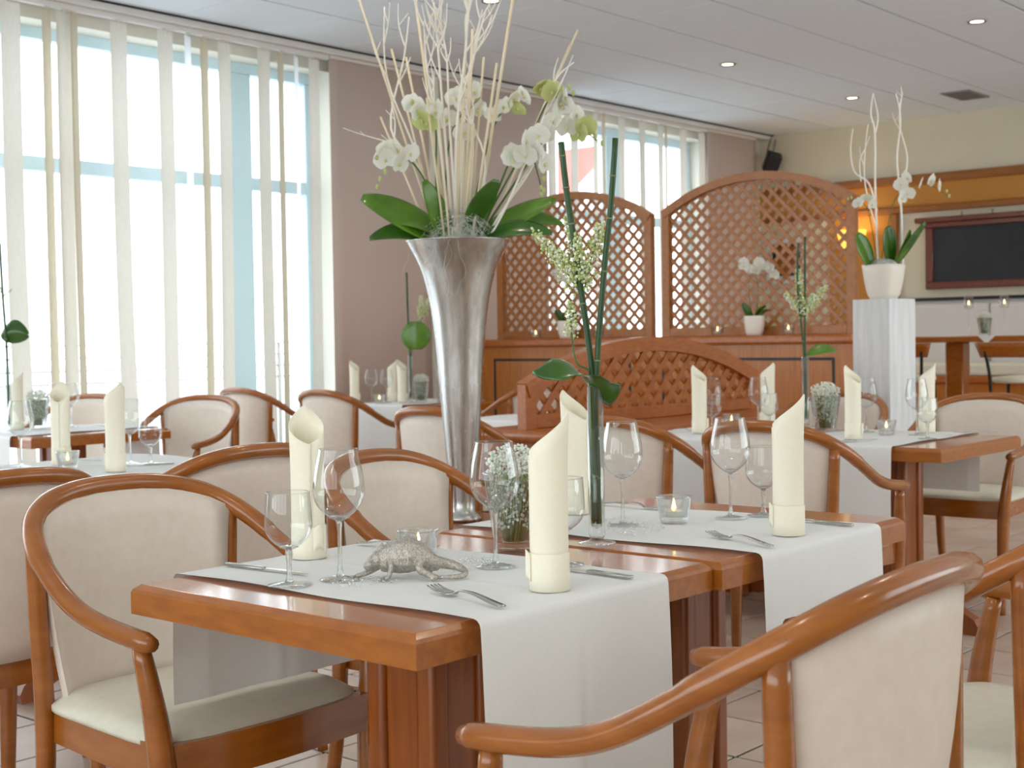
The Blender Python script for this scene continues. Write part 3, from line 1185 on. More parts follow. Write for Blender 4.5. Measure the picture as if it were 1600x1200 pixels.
runner('white linen runner under the chameleon, hanging over the front edge', 1.502, 1.995, 1.374, 2.096, 'y', .36, .232, -.01)
runner('white linen runner on the second front table, hanging over its edge', 2.285, 2.79, 1.357, 2.113, 'y', .33, .232, -.02)
runner('white linen runner hanging towards the viewer at the right table', 4.79, 5.59, 2.25, 2.78, 'x', .36, .232, 0)
runner('white linen runner on the table nearest the booth bench', 4.79, 5.59, 2.95, 3.47, 'x', .36, .232, 0)
runner('white cloth covering the table behind the front left armchairs', 2.32, 3.085, 3.79, 4.57, 'y', .12, .12, 0, cat='tablecloth')
runner('white cloth on the clothed table at the left picture edge', 1.53, 2.29, 3.79, 4.57, 'y', .12, .12, 0, cat='tablecloth')
runner('white runner on the small table by the blinds', 3.38, 4.18, 6.0, 6.52, 'x', .14, .14, 0)
runner('white runner hanging from the window table before the taupe panel', 6.37, 7.17, 6.40, 6.92, 'x', .38, .2, 0)
runner('white runner glimpsed behind the bench post', 5.38, 6.18, 4.48, 5.0, 'x', .1, .2, 0)


# ------------------------------------------------------------------ napkins
def napkin_mesh(seed):
    rnd = random.Random(seed)
    H, Lo = .295, .222
    m = MB()
    turns = 1.35
    n = 54
    rows = 10
    vs, fs = [], []
    for i in range(n + 1):
        t = i / n
        th = 2 * PI * turns * t
        r0 = .0295 + .0032 * t
        # pointed tip of the outermost layer at th = 2*pi*turns*0.62
        d = (th - 2 * PI * turns * .62 + PI) % (2 * PI) - PI
        top = Lo + (H - Lo) * (1 - abs(d) / PI) ** 1.25
        if t < .25:
            top -= .02 * (1 - t / .25)
        for j in range(rows + 1):
            v = j / rows
            z = top * v
            flare = .004 * max(0, (z - .15) / .15) ** 2
            r = r0 + flare * (1 if t > .3 else -.4)
            vs.append((r * math.cos(th), r * math.sin(th), z))
    for i in range(n):
        for j in range(rows):
            a = i * (rows + 1) + j
            fs.append((a, a + rows + 1, a + rows + 2, a + 1))
    return m.add(vs, fs, True).mesh('rolled_sheet', NAPKIN)


me_nap = napkin_mesh(1)
_c = MB()
_c.lathe([(.0336, 0), (.0338, .03), (.0336, .062), (.0330, .063), (.0329, .03), (.0329, 0)], 36, close=True)
me_cuff = _c.mesh('folded_cuff', NAPKIN)
me_tuck = MB().grid(lambda u, v: (.0335 + .006 * math.sin(u * PI), -.014 + .024 * u, .014 + .044 * v + .01 * math.sin(u * 3)), 7, 5).mesh('tucked_corner', NAPKIN)


def napkin(x, y, ang, label, z=.7555, s=1.0):
    t = thing('rolled_napkin', label, 'napkin', (x, y, z), A(ang), 'cream rolled napkins')
    t.scale = (1, 1, s)
    o = put('rolled_sheet', me_nap, t)
    solidify(o, .0012, 0)
    put('folded_cuff', me_cuff, t)
    o = put('tucked_corner', me_tuck, t, (0, 0, 0), A(150))
    solidify(o, .001, 0)
    return t


# direction angles below turn the pointed tip
napkin(1.764, 1.437, -10, 'cream napkin roll at the front edge of the front table')
napkin(1.757, 2.031, 115, 'cream napkin roll behind the two glasses at the left')
napkin(2.577, 2.015, 150, 'cream napkin roll half hidden behind the one at the front edge')
napkin(2.546, 1.429, -20, 'cream napkin roll on the second front table beside the small wine glass')
napkin(2.64, 4.36, 105, 'cream napkin roll left of the tealight on the white clothed table')
napkin(2.60, 3.965, -30, 'cream napkin roll in front of the blinds on white clothed table')
napkin(5.03, 3.25, 140, 'cream napkin roll before the bench trellis end')
napkin(5.52, 3.20, -40, 'cream napkin roll left of the slim glass tube in background')
napkin(5.03, 2.53, 140, 'cream napkin roll between the flower cup and the pillar')
napkin(5.50, 2.43, 0, 'cream napkin roll by the right armchair')
napkin(3.66, 6.45, 20, 'cream napkin roll on the far left small table', z=.7555)
napkin(6.62, 6.66, 150, 'cream napkin roll on the window table right of the green leaf')
napkin(6.78, 6.92, 0, 'cream napkin roll behind the green leaf on the window table')
napkin(7.02, 6.36, 150, 'cream napkin tip peeking over the bench beside the sideboard')
napkin(6.46, 6.96, 150, 'cream napkin roll against the bright blinds edge')

# ------------------------------------------------------------------ glasses
def glass_meshes(h, rb, rr, stem, rfoot, zb):
    """bowl from zb to h; widest radius rb, rim radius rr"""
    hb = h - zb
    outer = []
    K_ = 18
    for k in range(K_ + 1):
        t = k / K_
        # belly at 42 % of the bowl height
        if t < .42:
            r = rb * math.sin(PI / 2 * (t / .42) ** .72)
        else:
            r = rr + (rb - rr) * max(0, math.cos(PI / 2 * (t - .42) / .58)) ** 1.2
        outer.append((max(r, .0045), zb + hb * t))
    b = MB().lathe(outer, 36)
    # melted rim and the thick drop of glass at the bottom of the bowl
    b.lathe([(rr + .0007, h), (rr, h + .0008), (rr - .0007, h), (rr, h - .0008)], 36, close=True)
    b.lathe([(.004, zb + .0005), (rb * .42, zb + hb * .055), (rb * .3, zb + hb * .075), (0, zb + hb * .065)], 28)
    bowl = b.mesh('bowl', GLASS)
    stm = MB().lathe([(0, .006), (.008, .006), (.005, .014), (stem, .03), (stem, zb - .02), (stem * 1.5, zb - .006), (.0052, zb + .0015), (0, zb + .0015)], 14).mesh('stem', STEM_GLASS)
    foot = MB().lathe([(0, 0), (rfoot, 0), (rfoot, .0012), (rfoot * .6, .003), (.009, .0062), (0, .0062)], 32).mesh('foot', STEM_GLASS)
    return bowl, stm, foot


G_WINE = glass_meshes(.229, .0455, .034, .0036, .036, .102)
G_WATER = glass_meshes(.160, .0405, .0375, .0045, .038, .060)


def goblet(kind, x, y, label, z=.7552):
    t = thing('wine_glass' if kind == 0 else 'water_goblet', label, 'glass', (x, y, z), 0, 'stemmed glasses on the tables')
    for nm, me in zip(('bowl', 'stem', 'foot'), (G_WINE, G_WATER)[kind]):
        put(nm, me, t)
    return t


for k, x, y, l in [
    (0, 1.626, 1.798, 'large wine glass left of the silver chameleon'),
    (1, 1.536, 1.828, 'small goblet at the table corner, left of the large wine glass'),
    (0, 1.887, 1.664, 'large wine glass overlapping the white flower cup'),
    (1, 1.975, 1.575, 'small goblet hidden behind the front napkin roll'),
    (0, 2.47, 1.80, 'large wine glass behind the tall glass tube'),
    (0, 2.707, 1.668, 'large wine glass left of the second table napkin'),
    (1, 2.787, 1.629, 'small goblet touching the second table napkin'),
    (0, 2.52, 4.42, 'wine glass at the left edge before its napkin'),
    (0, 2.80, 4.18, 'wine glass behind the napkin on the white clothed table'),
    (1, 2.84, 4.115, 'small goblet at the right end of the white clothed table'),
    (0, 5.30, 3.36, 'wine glass right of the napkin before the bench trellis'),
    (1, 5.18, 3.28, 'small goblet overlapping the wine glass before bench trellis'),
    (0, 5.42, 3.19, 'wine glass left of the background glass tube'),
    (1, 5.36, 3.10, 'small goblet touching the background napkin by glass tube'),
    (0, 5.42, 2.665, 'wine glass between napkin and white pillar'),
    (0, 5.353, 2.409, 'wine glass before the right armchair napkin'),
    (1, 5.176, 2.286, 'small goblet nearest the right table corner'),
    (0, 3.86, 6.40, 'left wine glass of the pair on far left small table'),
    (0, 3.95, 6.42, 'right wine glass of the pair on far left small table'),
    (0, 6.56, 6.90, 'left wine glass of the pair before the taupe panel'),
    (0, 6.60, 6.79, 'right wine glass of the pair before the taupe panel'),
    (0, 6.86, 6.52, 'wine glass beside the silver vase on the window table'),
]:
    goblet(k, x, y, l)

# ------------------------------------------------------------------ tealights
me_cup = MB().lathe([(0, 0), (.029, 0), (.031, .004), (.0395, .056), (.0405, .060), (.0385, .061), (.0355, .056), (.0295, .016), (0, .014)], 32).mesh('cup', THICK_GLASS)
me_wax = MB().lathe([(0, 0), (.019, 0), (.019, .013), (.016, .0125), (0, .012)], 20).mesh('wax', WAX)
me_wick = MB().tube([(0, 0, .011), (.0005, 0, .018)], .0008, 6).mesh('wick', WICK)
me_flame = MB().lathe([(0, .016), (.0026, .018), (.0042, .022), (.0036, .028), (.0016, .036), (0, .042)], 10).mesh('flame', FLAME)


def tealight(x, y, z, where, light=.0, s=1.0):
    c = thing('tealight_glass', 'clear tealight glass ' + where, 'candle holder', (x, y, z), 0, 'tealight glasses')
    c.scale = (s, s, s)
    put('cup', me_cup, c)
    t = thing('tealight_candle', 'burning white tealight candle ' + where, 'candle', (x, y, z + .0145 * s), 0, 'burning tealights')
    t.scale = (s, s, s)
    put('wax', me_wax, t)
    put('wick', me_wick, t)
    put('flame', me_flame, t)
    if light:
        d = bpy.data.lights.new('candle_light', 'POINT')
        d.energy = light
        d.color = (1, .6, .25)
        d.shadow_soft_size = .01
        put('candle_light', d, t, (0, 0, .03))


tealight(1.846, 1.822, .7552, 'behind the silver chameleon')
tealight(2.562, 1.726, .7552, 'on the second front table right of the glass tube')
tealight(2.567, 4.201, .7552, 'on the white clothed table between two napkins')
tealight(3.80, 6.30, .7552, 'on the far left small table by the blinds')
tealight(6.50, 6.76, .7552, 'between the two far wine glasses by the taupe panel')
tealight(6.80, 6.46, .7552, 'left of the silver vase on the window table')
tealight(5.297, 2.516, .7552, 'before the white pillar on the right table')
tealight(5.42, 3.33, .7552, 'behind the second front table wine glass, nearest the bench')
tealight(7.86, 6.50, TOPZ, 'on the sideboard left of the hidden orchid pot', s=1.15)
tealight(7.86, 5.92, TOPZ, 'on the sideboard right of the horsetail stems', s=1.15)
tealight(7.86, 4.93, TOPZ, 'on the sideboard left of the white orchid pot', s=1.15)
tealight(7.86, 4.40, TOPZ, 'on the sideboard right of the white orchid pot', s=1.15)

# ------------------------------------------------------------------ cutlery
def fork_meshes():
    h = MB()
    pts = smooth_path([(0, 0, .0035), (0, .03, .006), (0, .08, .012), (0, .118, .011), (0, .134, .004)], 4)
    wid = lerp_path([.0065, .0068, .0048, .0030, .0040], 4)
    vs, fs = [], []
    for p, w in zip(pts, wid):
        for s, dz in ((-1, -.0012), (1, -.0012), (1, .0012), (-1, .0012)):
            vs.append((s * w, p.y, p.z + dz))
    n = len(pts)
    for i in range(n - 1):
        for k in range(4):
            fs.append((4 * i + k, 4 * i + (k + 1) % 4, 4 * i + 4 + (k + 1) % 4, 4 * i + 4 + k))
    fs += [(3, 2, 1, 0), (4 * n - 4, 4 * n - 3, 4 * n - 2, 4 * n - 1)]
    handle = h.add(vs, fs, True).mesh('handle', SILVER)
    hd = MB()
    zc = lambda y: .003 + .010 * ((y - .134) / .062 - .3) ** 2 * 1.2 + (0 if y < .15 else .0)
    ys = [.132, .138, .146, .156]
    ws = [.0042, .0105, .0125, .0125]
    vs, fs = [], []
    for y, w in zip(ys, ws):
        for s, dz in ((-1, -.0008), (1, -.0008), (1, .0008), (-1, .0008)):
            vs.append((s * w, y, zc(y) + dz))
    n = len(ys)
    for i in range(n - 1):
        for k in range(4):
            fs.append((4 * i + k, 4 * i + (k + 1) % 4, 4 * i + 4 + (k + 1) % 4, 4 * i + 4 + k))
    fs += [(3, 2, 1, 0), (4 * n - 4, 4 * n - 3, 4 * n - 2, 4 * n - 1)]
    hd.add(vs, fs, True)
    head = hd.mesh('head', SILVER)
    tines = []
    for k in range(4):
        x = -.0105 + .007 * k
        t = MB()
        yy = [.155, .17, .185, .20]
        vs, fs = [], []
        for y, w in zip(yy, (.0022, .002, .0017, .0008)):
            for s, dz in ((-1, -.0008), (1, -.0008), (1, .0008), (-1, .0008)):
                vs.append((x + s * w, y, zc(y) + dz))
        for i in range(3):
            for q in range(4):
                fs.append((4 * i + q, 4 * i + (q + 1) % 4, 4 * i + 4 + (q + 1) % 4, 4 * i + 4 + q))
        fs += [(3, 2, 1, 0), (12, 13, 14, 15)]
        tines.append(t.add(vs, fs, True).mesh('tine', SILVER))
    return handle, head, tines


FORK = fork_meshes()


def cut(p, q, z=.7558):
    d = Vector((q[0] - p[0], q[1] - p[1]))
    return (p[0], p[1], z), math.atan2(-d.x, d.y)


def fork(p, q, label):
    """p: handle end, q: towards the tines"""
    loc, a = cut(p, q)
    t = thing('dinner_fork', label, 'fork', loc, a, 'dinner forks')
    put('handle', FORK[0], t)
    hd = put('head', FORK[1], t)
    for m in FORK[2]:
        put('tine', m, hd)


me_kh = MB().rbox(-.0065, .0065, 0, .1, 0, .006, .0025, 2).mesh('handle', SILVER)
_k = MB()
poly = [(-.0045, .098), (-.0055, .105), (-.0075, .13), (-.008, .17), (-.005, .198), (.003, .212), (.006, .20), (.006, .105), (.0045, .098)]
_vs = [(x, y, .0022) for x, y in poly] + [(x, y, .0036) for x, y in poly]
_n = len(poly)
_k.add(_vs, [tuple(range(_n - 1, -1, -1)), tuple(range(_n, 2 * _n))] + [(i, (i + 1) % _n, _n + (i + 1) % _n, _n + i) for i in range(_n)])
me_kb = _k.mesh('blade', SILVER)


def knife(p, q, label):
    loc, a = cut(p, q)
    t = thing('table_knife', label, 'knife', loc, a, 'table knives')
    put('handle', me_kh, t)
    put('blade', me_kb, t)


fork((1.593, 1.392), (1.657, 1.66), 'fork lying at the front edge before the chameleon')
fork((2.365, 1.366), (2.455, 1.60), 'fork at the front edge of the second front table')
fork((1.93, 2.077), (1.945, 1.95), 'fork at the far edge behind the chameleon')
fork((2.745, 2.07), (2.743, 1.87), 'fork lying behind the second front table tealight')
fork((2.33, 3.90), (2.42, 4.07), 'fork on the white clothed table before the tealight')
fork((5.62, 2.18), (5.46, 2.30), 'fork near the right armchair on the right table')
fork((5.0, 3.42), (5.15, 3.36), 'fork on the table before the bench trellis')
knife((1.60, 2.085), (1.62, 1.87), 'knife at the left end of the front runner')
knife((1.922, 1.383), (1.935, 1.60), 'knife to the right of the front napkin roll')
knife((2.727, 1.375), (2.752, 1.56), 'knife to the right of the second table napkin roll')
knife((2.87, 4.02), (2.76, 4.1), 'knife beside the goblet on the white clothed table')
knife((4.83, 2.50), (5.04, 2.42), 'knife before the napkin on the right table')
knife((4.07, 6.2), (4.08, 6.42), 'knife on the far left small table')
sp_t = thing('dessert_spoon', 'spoon behind the tealight on the white clothed table', 'spoon', (2.80, 4.36, .7558), A(60))
MB().tube(smooth_path([(0, 0, .003), (0, .07, .008), (0, .12, .004)], 4), lerp_path([.005, .004, .003], 4), 6, flat=.35).obj('handle', SILVER, sp_t)
MB().ball((0, .14, .006), .02, 12, 7, (.8, 1.2, .28)).obj('spoon_bowl', SILVER, sp_t)

# ------------------------------------------------------------------ chameleon figure
def chameleon():
    t = thing('chameleon_figure', 'silver glitter chameleon figurine with curled tail on the front table', 'figurine', (1.712, 1.712, .7555), math.atan2(RIGHT.y, RIGHT.x))
    # local x runs from head (-) to tail (+), y away from the viewer
    m = MB()
    body = smooth_path([(-.062, 0, .032), (-.045, 0, .034), (-.025, 0, .037), (0, 0, .039), (.022, 0, .035), (.042, 0, .027), (.062, .004, .022)], 4)
    m.tube(body, lerp_path([.018, .022, .026, .027, .022, .015, .010], 4), 14, flat=1.18)
    head = smooth_path([(-.05, 0, .036), (-.068, -.002, .033), (-.084, -.004, .025), (-.094, -.005, .017)], 4)
    m.tube(head, lerp_path([.017, .019, .014, .006], 4), 12, flat=.85)
    # casque: a raised wedge behind the eyes
    m.tube(smooth_path([(-.078, -.003, .040), (-.064, -.001, .052), (-.056, 0, .062)], 4), lerp_path([.006, .008, .003], 4), 8, flat=.6)
    m.ball((-.078, -.016, .033), .006)
    m.ball((-.078, .011, .033), .006)
    # dorsal crest
    for k in range(12):
        x = -.046 + k * .0088
        z = .058 + .0115 * math.sin(PI * (k + .6) / 13) - max(0, (k - 7)) * .0055
        m.ball((x, 0, z), .0032, 6, 4, (1, .8, 1.5))
    # legs
    m.tube(smooth_path([(-.04, -.016, .034), (-.036, -.027, .022), (-.042, -.030, .006), (-.050, -.032, .003)], 4), lerp_path([.009, .0065, .005, .004], 4), 8)
    m.tube(smooth_path([(-.052, .008, .028), (-.075, .01, .014), (-.098, .002, .006), (-.112, 0, .004)], 4), lerp_path([.008, .006, .005, .004], 4), 8)
    m.tube(smooth_path([(.026, -.014, .034), (.022, -.03, .020), (.042, -.034, .010), (.060, -.036, .004)], 4), lerp_path([.011, .008, .006, .005], 4), 8)
    m.tube(smooth_path([(.032, .012, .03), (.03, .026, .016), (.046, .03, .005)], 4), lerp_path([.01, .007, .005], 4), 8)
    for x, y in ((-.050, -.032), (.060, -.036), (-.112, 0)):
        m.tube([(x, y, .004), (x - .014, y - .004, .002)], .0028, 6)
        m.tube([(x, y, .004), (x - .008, y - .011, .002)], .0028, 6)
        m.tube([(x, y, .004), (x + .009, y + .004, .003)], .0028, 6)
    # tail curling round towards the hind foot
    tail = smooth_path([(.05, .002, .027), (.075, .006, .022), (.098, .004, .017), (.114, -.008, .012), (.118, -.022, .008), (.108, -.033, .006), (.088, -.037, .005), (.066, -.036, .005)], 5)
    m.tube(tail, lerp_path([.012, .010, .008, .0065, .0058, .005, .0045, .003], 5), 10)
    o = m.obj('figure_body', GLITTER, t)
    r = o.modifiers.new('continuous', 'REMESH')
    r.mode = 'VOXEL'
    r.voxel_size = .0016
    r.use_smooth_shade = True
    s = o.modifiers.new('soft', 'SMOOTH')
    s.iterations = 2
    s.factor = .4
    t.scale = (.84, 1.0, 1.0)


chameleon()

# glass beads scattered on the runners
def beads(label, spots, name='glass_beads'):
    m = MB()
    for cx, cy, n, rx, ry in spots:
        for k in range(n):
            a, r = random.random() * 6.28, random.random() ** .5
            m.ball((cx + rx * r * math.cos(a), cy + ry * r * math.sin(a), .7575), random.uniform(.0016, .003), 6, 4)
    tag(m.obj(name, BEAD), label, 'beads', kind='stuff')


beads('clear glass beads strewn round the front chameleon', [(1.84, 1.74, 60, .10, .06), (1.63, 1.74, 40, .06, .05), (1.9, 1.72, 30, .04, .06)])
beads('clear glass beads strewn by the second table tealight', [(2.42, 1.74, 60, .10, .07), (2.5, 1.84, 40, .08, .07)])

# ------------------------------------------------------------------ flowers: gypsophila cups
me_gcup = MB().lathe([(0, 0), (.026, 0), (.028, .004), (.042, .10), (.043, .102), (.0405, .102), (.0265, .010), (0, .008)], 28).mesh('cup', GLASS)


def gyps(seed):
    rnd = random.Random(seed)
    fl, st = MB(), MB()
    for k in range(1300):
        a, u = rnd.random() * 6.28, rnd.random()
        r = .036 * rnd.random() ** .5
        z = .022 + .098 * u ** .8 + .018 * (1 - (r / .036) ** 2)
        rr = r * (.72 + .42 * min(1, z / .12))
        fl.ball((rr * math.cos(a), rr * math.sin(a), z), rnd.uniform(.0013, .0028), 5, 3)
    for k in range(110):
        a = rnd.random() * 6.28
        r = .034 * rnd.random() ** .5
        st.tube([(r * .45 * math.cos(a), r * .45 * math.sin(a), .01), (r * .8 * math.cos(a + .3), r * .8 * math.sin(a + .3), .06), (r * math.cos(a + .4), r * math.sin(a + .4), .10)], .0008, 4)
    return fl.mesh('blossom_cloud', BABYS), st.mesh('stalks', BABYG)


GY = gyps(3)


def flowercup(x, y, where, z=.7552, s=1.0):
    c = thing('flower_cup', 'clear glass cup of baby\'s breath ' + where, 'cup', (x, y, z), 0, 'flower cups')
    c.scale = (s, s, s)
    put('cup', me_gcup, c)
    b = thing('babys_breath_posy', 'white baby\'s breath posy ' + where, 'flowers', (x, y, z + .002), random.random() * 6, 'baby\'s breath posies')
    b.scale = (s, s, s)
    f = put('blossom_cloud', GY[0], b)
    f['kind'] = 'stuff'
    f = put('stalks', GY[1], b)
    f['kind'] = 'stuff'


flowercup(2.07, 1.772, 'on the front table, partly behind the napkin roll', s=1.5)
flowercup(5.35, 2.82, 'on the right table left of the pillar', s=1.55)
flowercup(3.76, 6.42, 'on the far left small table', s=1.45)
flowercup(6.72, 6.58, 'on the window table left of the silver vase', s=1.4)


# ------------------------------------------------------------------ glass tubes with horsetail
me_tube = MB().lathe([(0, .012), (.0145, .012), (.0165, .02), (.0165, .318), (.0150, .318), (.0148, .06), (.011, .035), (0, .030)], 24).mesh('tube', GLASS)
me_tfoot = MB().lathe([(0, 0), (.037, 0), (.0375, .003), (.015, .007), (.012, .0125), (0, .0125)], 32).mesh('foot', GLASS)
me_water = MB().lathe([(0, .034), (.0105, .037), (.0144, .061), (.0144, .235), (0, .235)], 20).mesh('water', WATER)


def leaf_mesh(L, W, droop, fold, mat, name='leaf', curl=0, heart=False):
    """leaf growing along +y from the origin; droop bends it down, fold lifts the halves"""
    def fn(u, v):
        s = 2 * u - 1
        if heart:
            w = W * (math.sin(PI * min(1, v * .93 + .07)) ** .55) * (1 - .25 * v)
        else:
            w = W * math.sin(PI * (v * .94 + .05)) ** .7
        y = L * v
        z = droop * v * v * -1 + abs(s) ** 1.3 * w * fold + curl * math.sin(v * 5) * s * w
        return (s * w, y, z)
    m = MB().grid(fn, 9, 15)
    return m.mesh(name, mat)


def stem_with_nodes(pts, r, parent, nodes, mat=GREEN_STEM):
    o = MB().tube(smooth_path(pts, 5), r, 8).obj('horsetail_stem', mat, parent)
    P = smooth_path(pts, 5)
    for f in nodes:
        i = min(int(f * (len(P) - 1)), len(P) - 2)
        d = (P[i + 1] - P[i]).normalized()
        MB().tube([P[i] - d * .0015, P[i] + d * .0015], r * 1.12, 8).obj('node_ring', NODE_BAND, o)
    return o


def view(dx, dz, dy=0):
    """offset: dx to the viewer's right, dz up, dy away"""
    return RIGHT * dx + AWAY * dy + UP * dz


def lilac(parent, base, tips, seed, scale=1.0, n=150):
    rnd = random.Random(seed)
    g, w, st = MB(), MB(), MB()
    base = Vector(base)
    for tip, wid in tips:
        tip = Vector(tip)
        st.tube(smooth_path([base, base.lerp(tip, .5) + Vector((0, 0, .006)), tip], 4), .0013 * scale, 5)
        for k in range(int(n * wid / .02)):
            t = rnd.random() ** .8
            p = base.lerp(tip, .18 + .82 * t)
            r = wid * (1 - .65 * t) * rnd.random() ** .5
            a, b = rnd.random() * 6.28, rnd.uniform(-1, 1)
            q = p + Vector((math.cos(a), math.sin(a), b)) * r
            (w if rnd.random() < .45 else g).ball(q, rnd.uniform(.0022, .0038) * scale, 5, 3)
    o = g.obj('blossom_spray', LILAC_G, parent)
    o['kind'] = 'stuff'
    o2 = w.obj('white_florets', LILAC_W, o)
    o2['kind'] = 'stuff'
    st.obj('spray_stalk', ORCHID_STEM, parent)


def tube_vase(x, y, where, z=.7552, water=True):
    t = thing('tube_vase', 'slim clear glass tube vase ' + where, 'vase', (x, y, z), 0, 'slim glass tube vases')
    put('tube', me_tube, t)
    put('foot', me_tfoot, t)
    if water:
        put('water', me_water, t)
    return t


# front arrangement
tube_vase(2.219, 1.682, 'standing at the seam of the two front tables')
fa = thing('horsetail_arrangement', 'two dark green horsetail stems with folded leaf in the front glass tube', 'flowers', (2.219, 1.682, .7552))
stem_with_nodes([view(.004, .04, .0), view(-.003, .32, .004), view(-.034, .58, .01), view(-.052, .72, .012), view(-.061, .812, .012)], .0066, fa, (.12, .25, .42, .62, .78, .9))
stem_with_nodes([view(-.004, .045, -.004), view(.002, .32, -.004), view(.021, .55, -.006), view(.036, .68, -.008), view(.047, .815, -.01)], .0060, fa, (.12, .3, .5, .7, .86))
MB().tube(smooth_path([view(-.008, .04, .004), view(-.008, .2, .004), view(-.010, .34, .004)], 4), .0045, 6).obj('leaf_stalk', LEAF, fa)


def big_leaf(u, v):
    # spine from the right lobe, over the tube, to the left tip; halves folded like a saddle
    s = 2 * u - 1
    spine = [view(.050, .318, -.028), view(.028, .312, -.034), view(-.004, .335, -.032), view(-.045, .360, -.03), view(-.085, .364, -.026), view(-.126, .348, -.02)]
    k = v * (len(spine) - 1)
    i = min(int(k), len(spine) - 2)
    p = spine[i].lerp(spine[i + 1], k - i)
    w = .056 * math.sin(PI * (v * .93 + .06)) ** .7
    tw = -.9 + 1.7 * v           # the blade turns over between its two ends
    return p + (AWAY * math.cos(tw) + UP * math.sin(tw)) * (s * w) + UP * (-.35 * abs(s) ** 1.5 * w * .5) + UP * (.006 * math.sin(v * 9 + s * 2))


o = MB().grid(big_leaf, 11, 21).obj('leaf', LEAF_DARK, fa)
solidify(o, .0012)
lb = view(-.022, .50, .012)
lilac(fa, lb, [(view(-.117, .635, .01), .022), (view(-.05, .665, .03), .022), (view(-.033, .625, -.005), .018), (view(.018, .648, .012), .026), (view(-.075, .60, -.01), .022), (view(-.02, .57, .02), .022)], 5)
MB().tube(smooth_path([view(-.006, .04, .008), view(-.008, .32, .01), lb], 5), .0022, 6).obj('flower_stalk', ORCHID_STEM, fa)
MB().tube(smooth_path([view(.004, .05, .006), view(.0, .32, .012), view(-.036, .37, .05), view(-.046, .47, .06)], 5), .002, 6).obj('flower_stalk', ORCHID_STEM, fa)
lilac(fa, view(-.042, .40, .055), [(view(-.046, .49, .06), .018)], 8, n=90)

# second arrangement on the right table
tube_vase(5.60, 3.05, 'on the right table before the sideboard')
sa = thing('horsetail_arrangement', 'two thin horsetail stems with pale lilac before the right sideboard', 'flowers', (5.60, 3.05, .7552))
stem_with_nodes([view(.0, .04), view(-.006, .33), view(-.03, .6), view(-.032, .74), view(-.026, .83)], .005, sa, (.3, .6))
stem_with_nodes([view(.004, .045, .004), view(.0, .33, .004), view(.002, .6, .004), view(.004, .86, .004)], .005, sa, (.3, .6))
lf = MB().grid(lambda u, v: view(.004 + .14 * v, .325 + .03 * math.sin(v * 2.6) + (2 * u - 1) * .022 * math.sin(PI * (v * .95 + .04)) ** .7, (2 * u - 1) * .03 * math.sin(PI * (v * .95 + .04)) ** .7), 5, 11).obj('leaf', LEAF, sa)
solidify(lf, .001)
lilac(sa, view(-.01, .50, .01), [(view(-.028, .71, .01), .034), (view(-.085, .61, .01), .026), (view(.10, .635, .02), .026), (view(.04, .60, 0), .028), (view(0, .58, .02), .03)], 9, 1.35)

# window table arrangement
tube_vase(6.60, 6.56, 'on the window table before the taupe panel')
wa = thing('horsetail_arrangement', 'single horsetail stem with round leaf and white lilac by the taupe panel', 'flowers', (6.60, 6.56, .7552))
stem_with_nodes([view(0, .04), view(0, .33), view(-.01, .6), view(-.014, .88)], .007, wa, (.4, .7))
lf = MB().grid(lambda u, v: view(.04 + (2 * u - 1) * .10 * math.sin(PI * (v * .9 + .06)) ** .55, .36 + .19 * v, -.02 + .02 * abs(2 * u - 1)), 9, 13).obj('leaf', LEAF, wa)
solidify(lf, .0012)
MB().tube(smooth_path([view(.0, .05), view(.01, .33), view(.06, .52, .01), view(.09, .58, .01)], 4), .003, 6).obj('flower_stalk', ORCHID_STEM, wa)
lilac(wa, view(.09, .56, .01), [(view(.08, .72, .01), .03), (view(.13, .70, .01), .028), (view(.06, .64, .01), .026)], 12, 1.3)

# far left arrangement
tube_vase(3.52, 6.28, 'on the far left small table at picture edge', z=.7552)
la = thing('horsetail_arrangement', 'horsetail stem with dark leaf at the left picture edge', 'flowers', (3.52, 6.28, .7552))
stem_with_nodes([view(0, .04), view(0, .4), view(-.012, .66), view(-.02, .93)], .006, la, (.4, .75))
lf = MB().grid(lambda u, v: view(-.03 + .135 * v, .475 + .02 * math.sin(v * 3) + (2 * u - 1) * .058 * math.sin(PI * (v * .93 + .05)) ** .65, .02 * abs(2 * u - 1)), 7, 11).obj('leaf', LEAF_DARK, la)
solidify(lf, .0012)
lilac(la, view(-.01, .66), [(view(.03, .70), .012), (view(-.03, .72), .012)], 21, n=40)

# ------------------------------------------------------------------ orchids
def petal(L, W, cup, ang, zt=0):
    def fn(u, v):
        s = 2 * u - 1
        w = W * math.sin(PI * (v * .86 + .12)) ** .8
        x, y, z = s * w, L * v, cup * (v * v) * L + .15 * w * s * s + zt
        return (x * math.cos(ang) - y * math.sin(ang), x * math.sin(ang) + y * math.cos(ang), z)
    return fn


def blossom_mesh(r, mat=PETAL):
    m = MB()
    for a, L, W in ((90, 1.0, .72), (-90, 1.0, .72)):
        m.grid(petal(r * L, r * W, .15, math.radians(a), r * .03), 5, 6)
    for a, L, W in ((0, .95, .45), (128, .9, .42), (-128, .9, .42)):
        m.grid(petal(r * L, r * W, .1, math.radians(a)), 5, 6)
    return m.mesh('blossom', mat)


BL = [blossom_mesh(.042), blossom_mesh(.042, PETAL_GREEN)]
LIPM = MB().ball((0, -.005, .007), .0055, 7, 5, (.8, 1.3, .9)).mesh('lip', LIP)
BUD = MB().ball((0, 0, 0), .011, 8, 5, (.8, .8, 1.2)).mesh('bud', PETAL_GREEN)


def face(n, spin):
    z = Vector(n).normalized()
    x = UP.cross(z)
    if x.length < .1:
        x = Vector((1, 0, 0))
    x.normalize()
    y = z.cross(x)
    m = Matrix((x, y, z)).transposed()
    return (m @ Matrix.Rotation(spin, 3, 'Z')).to_euler()


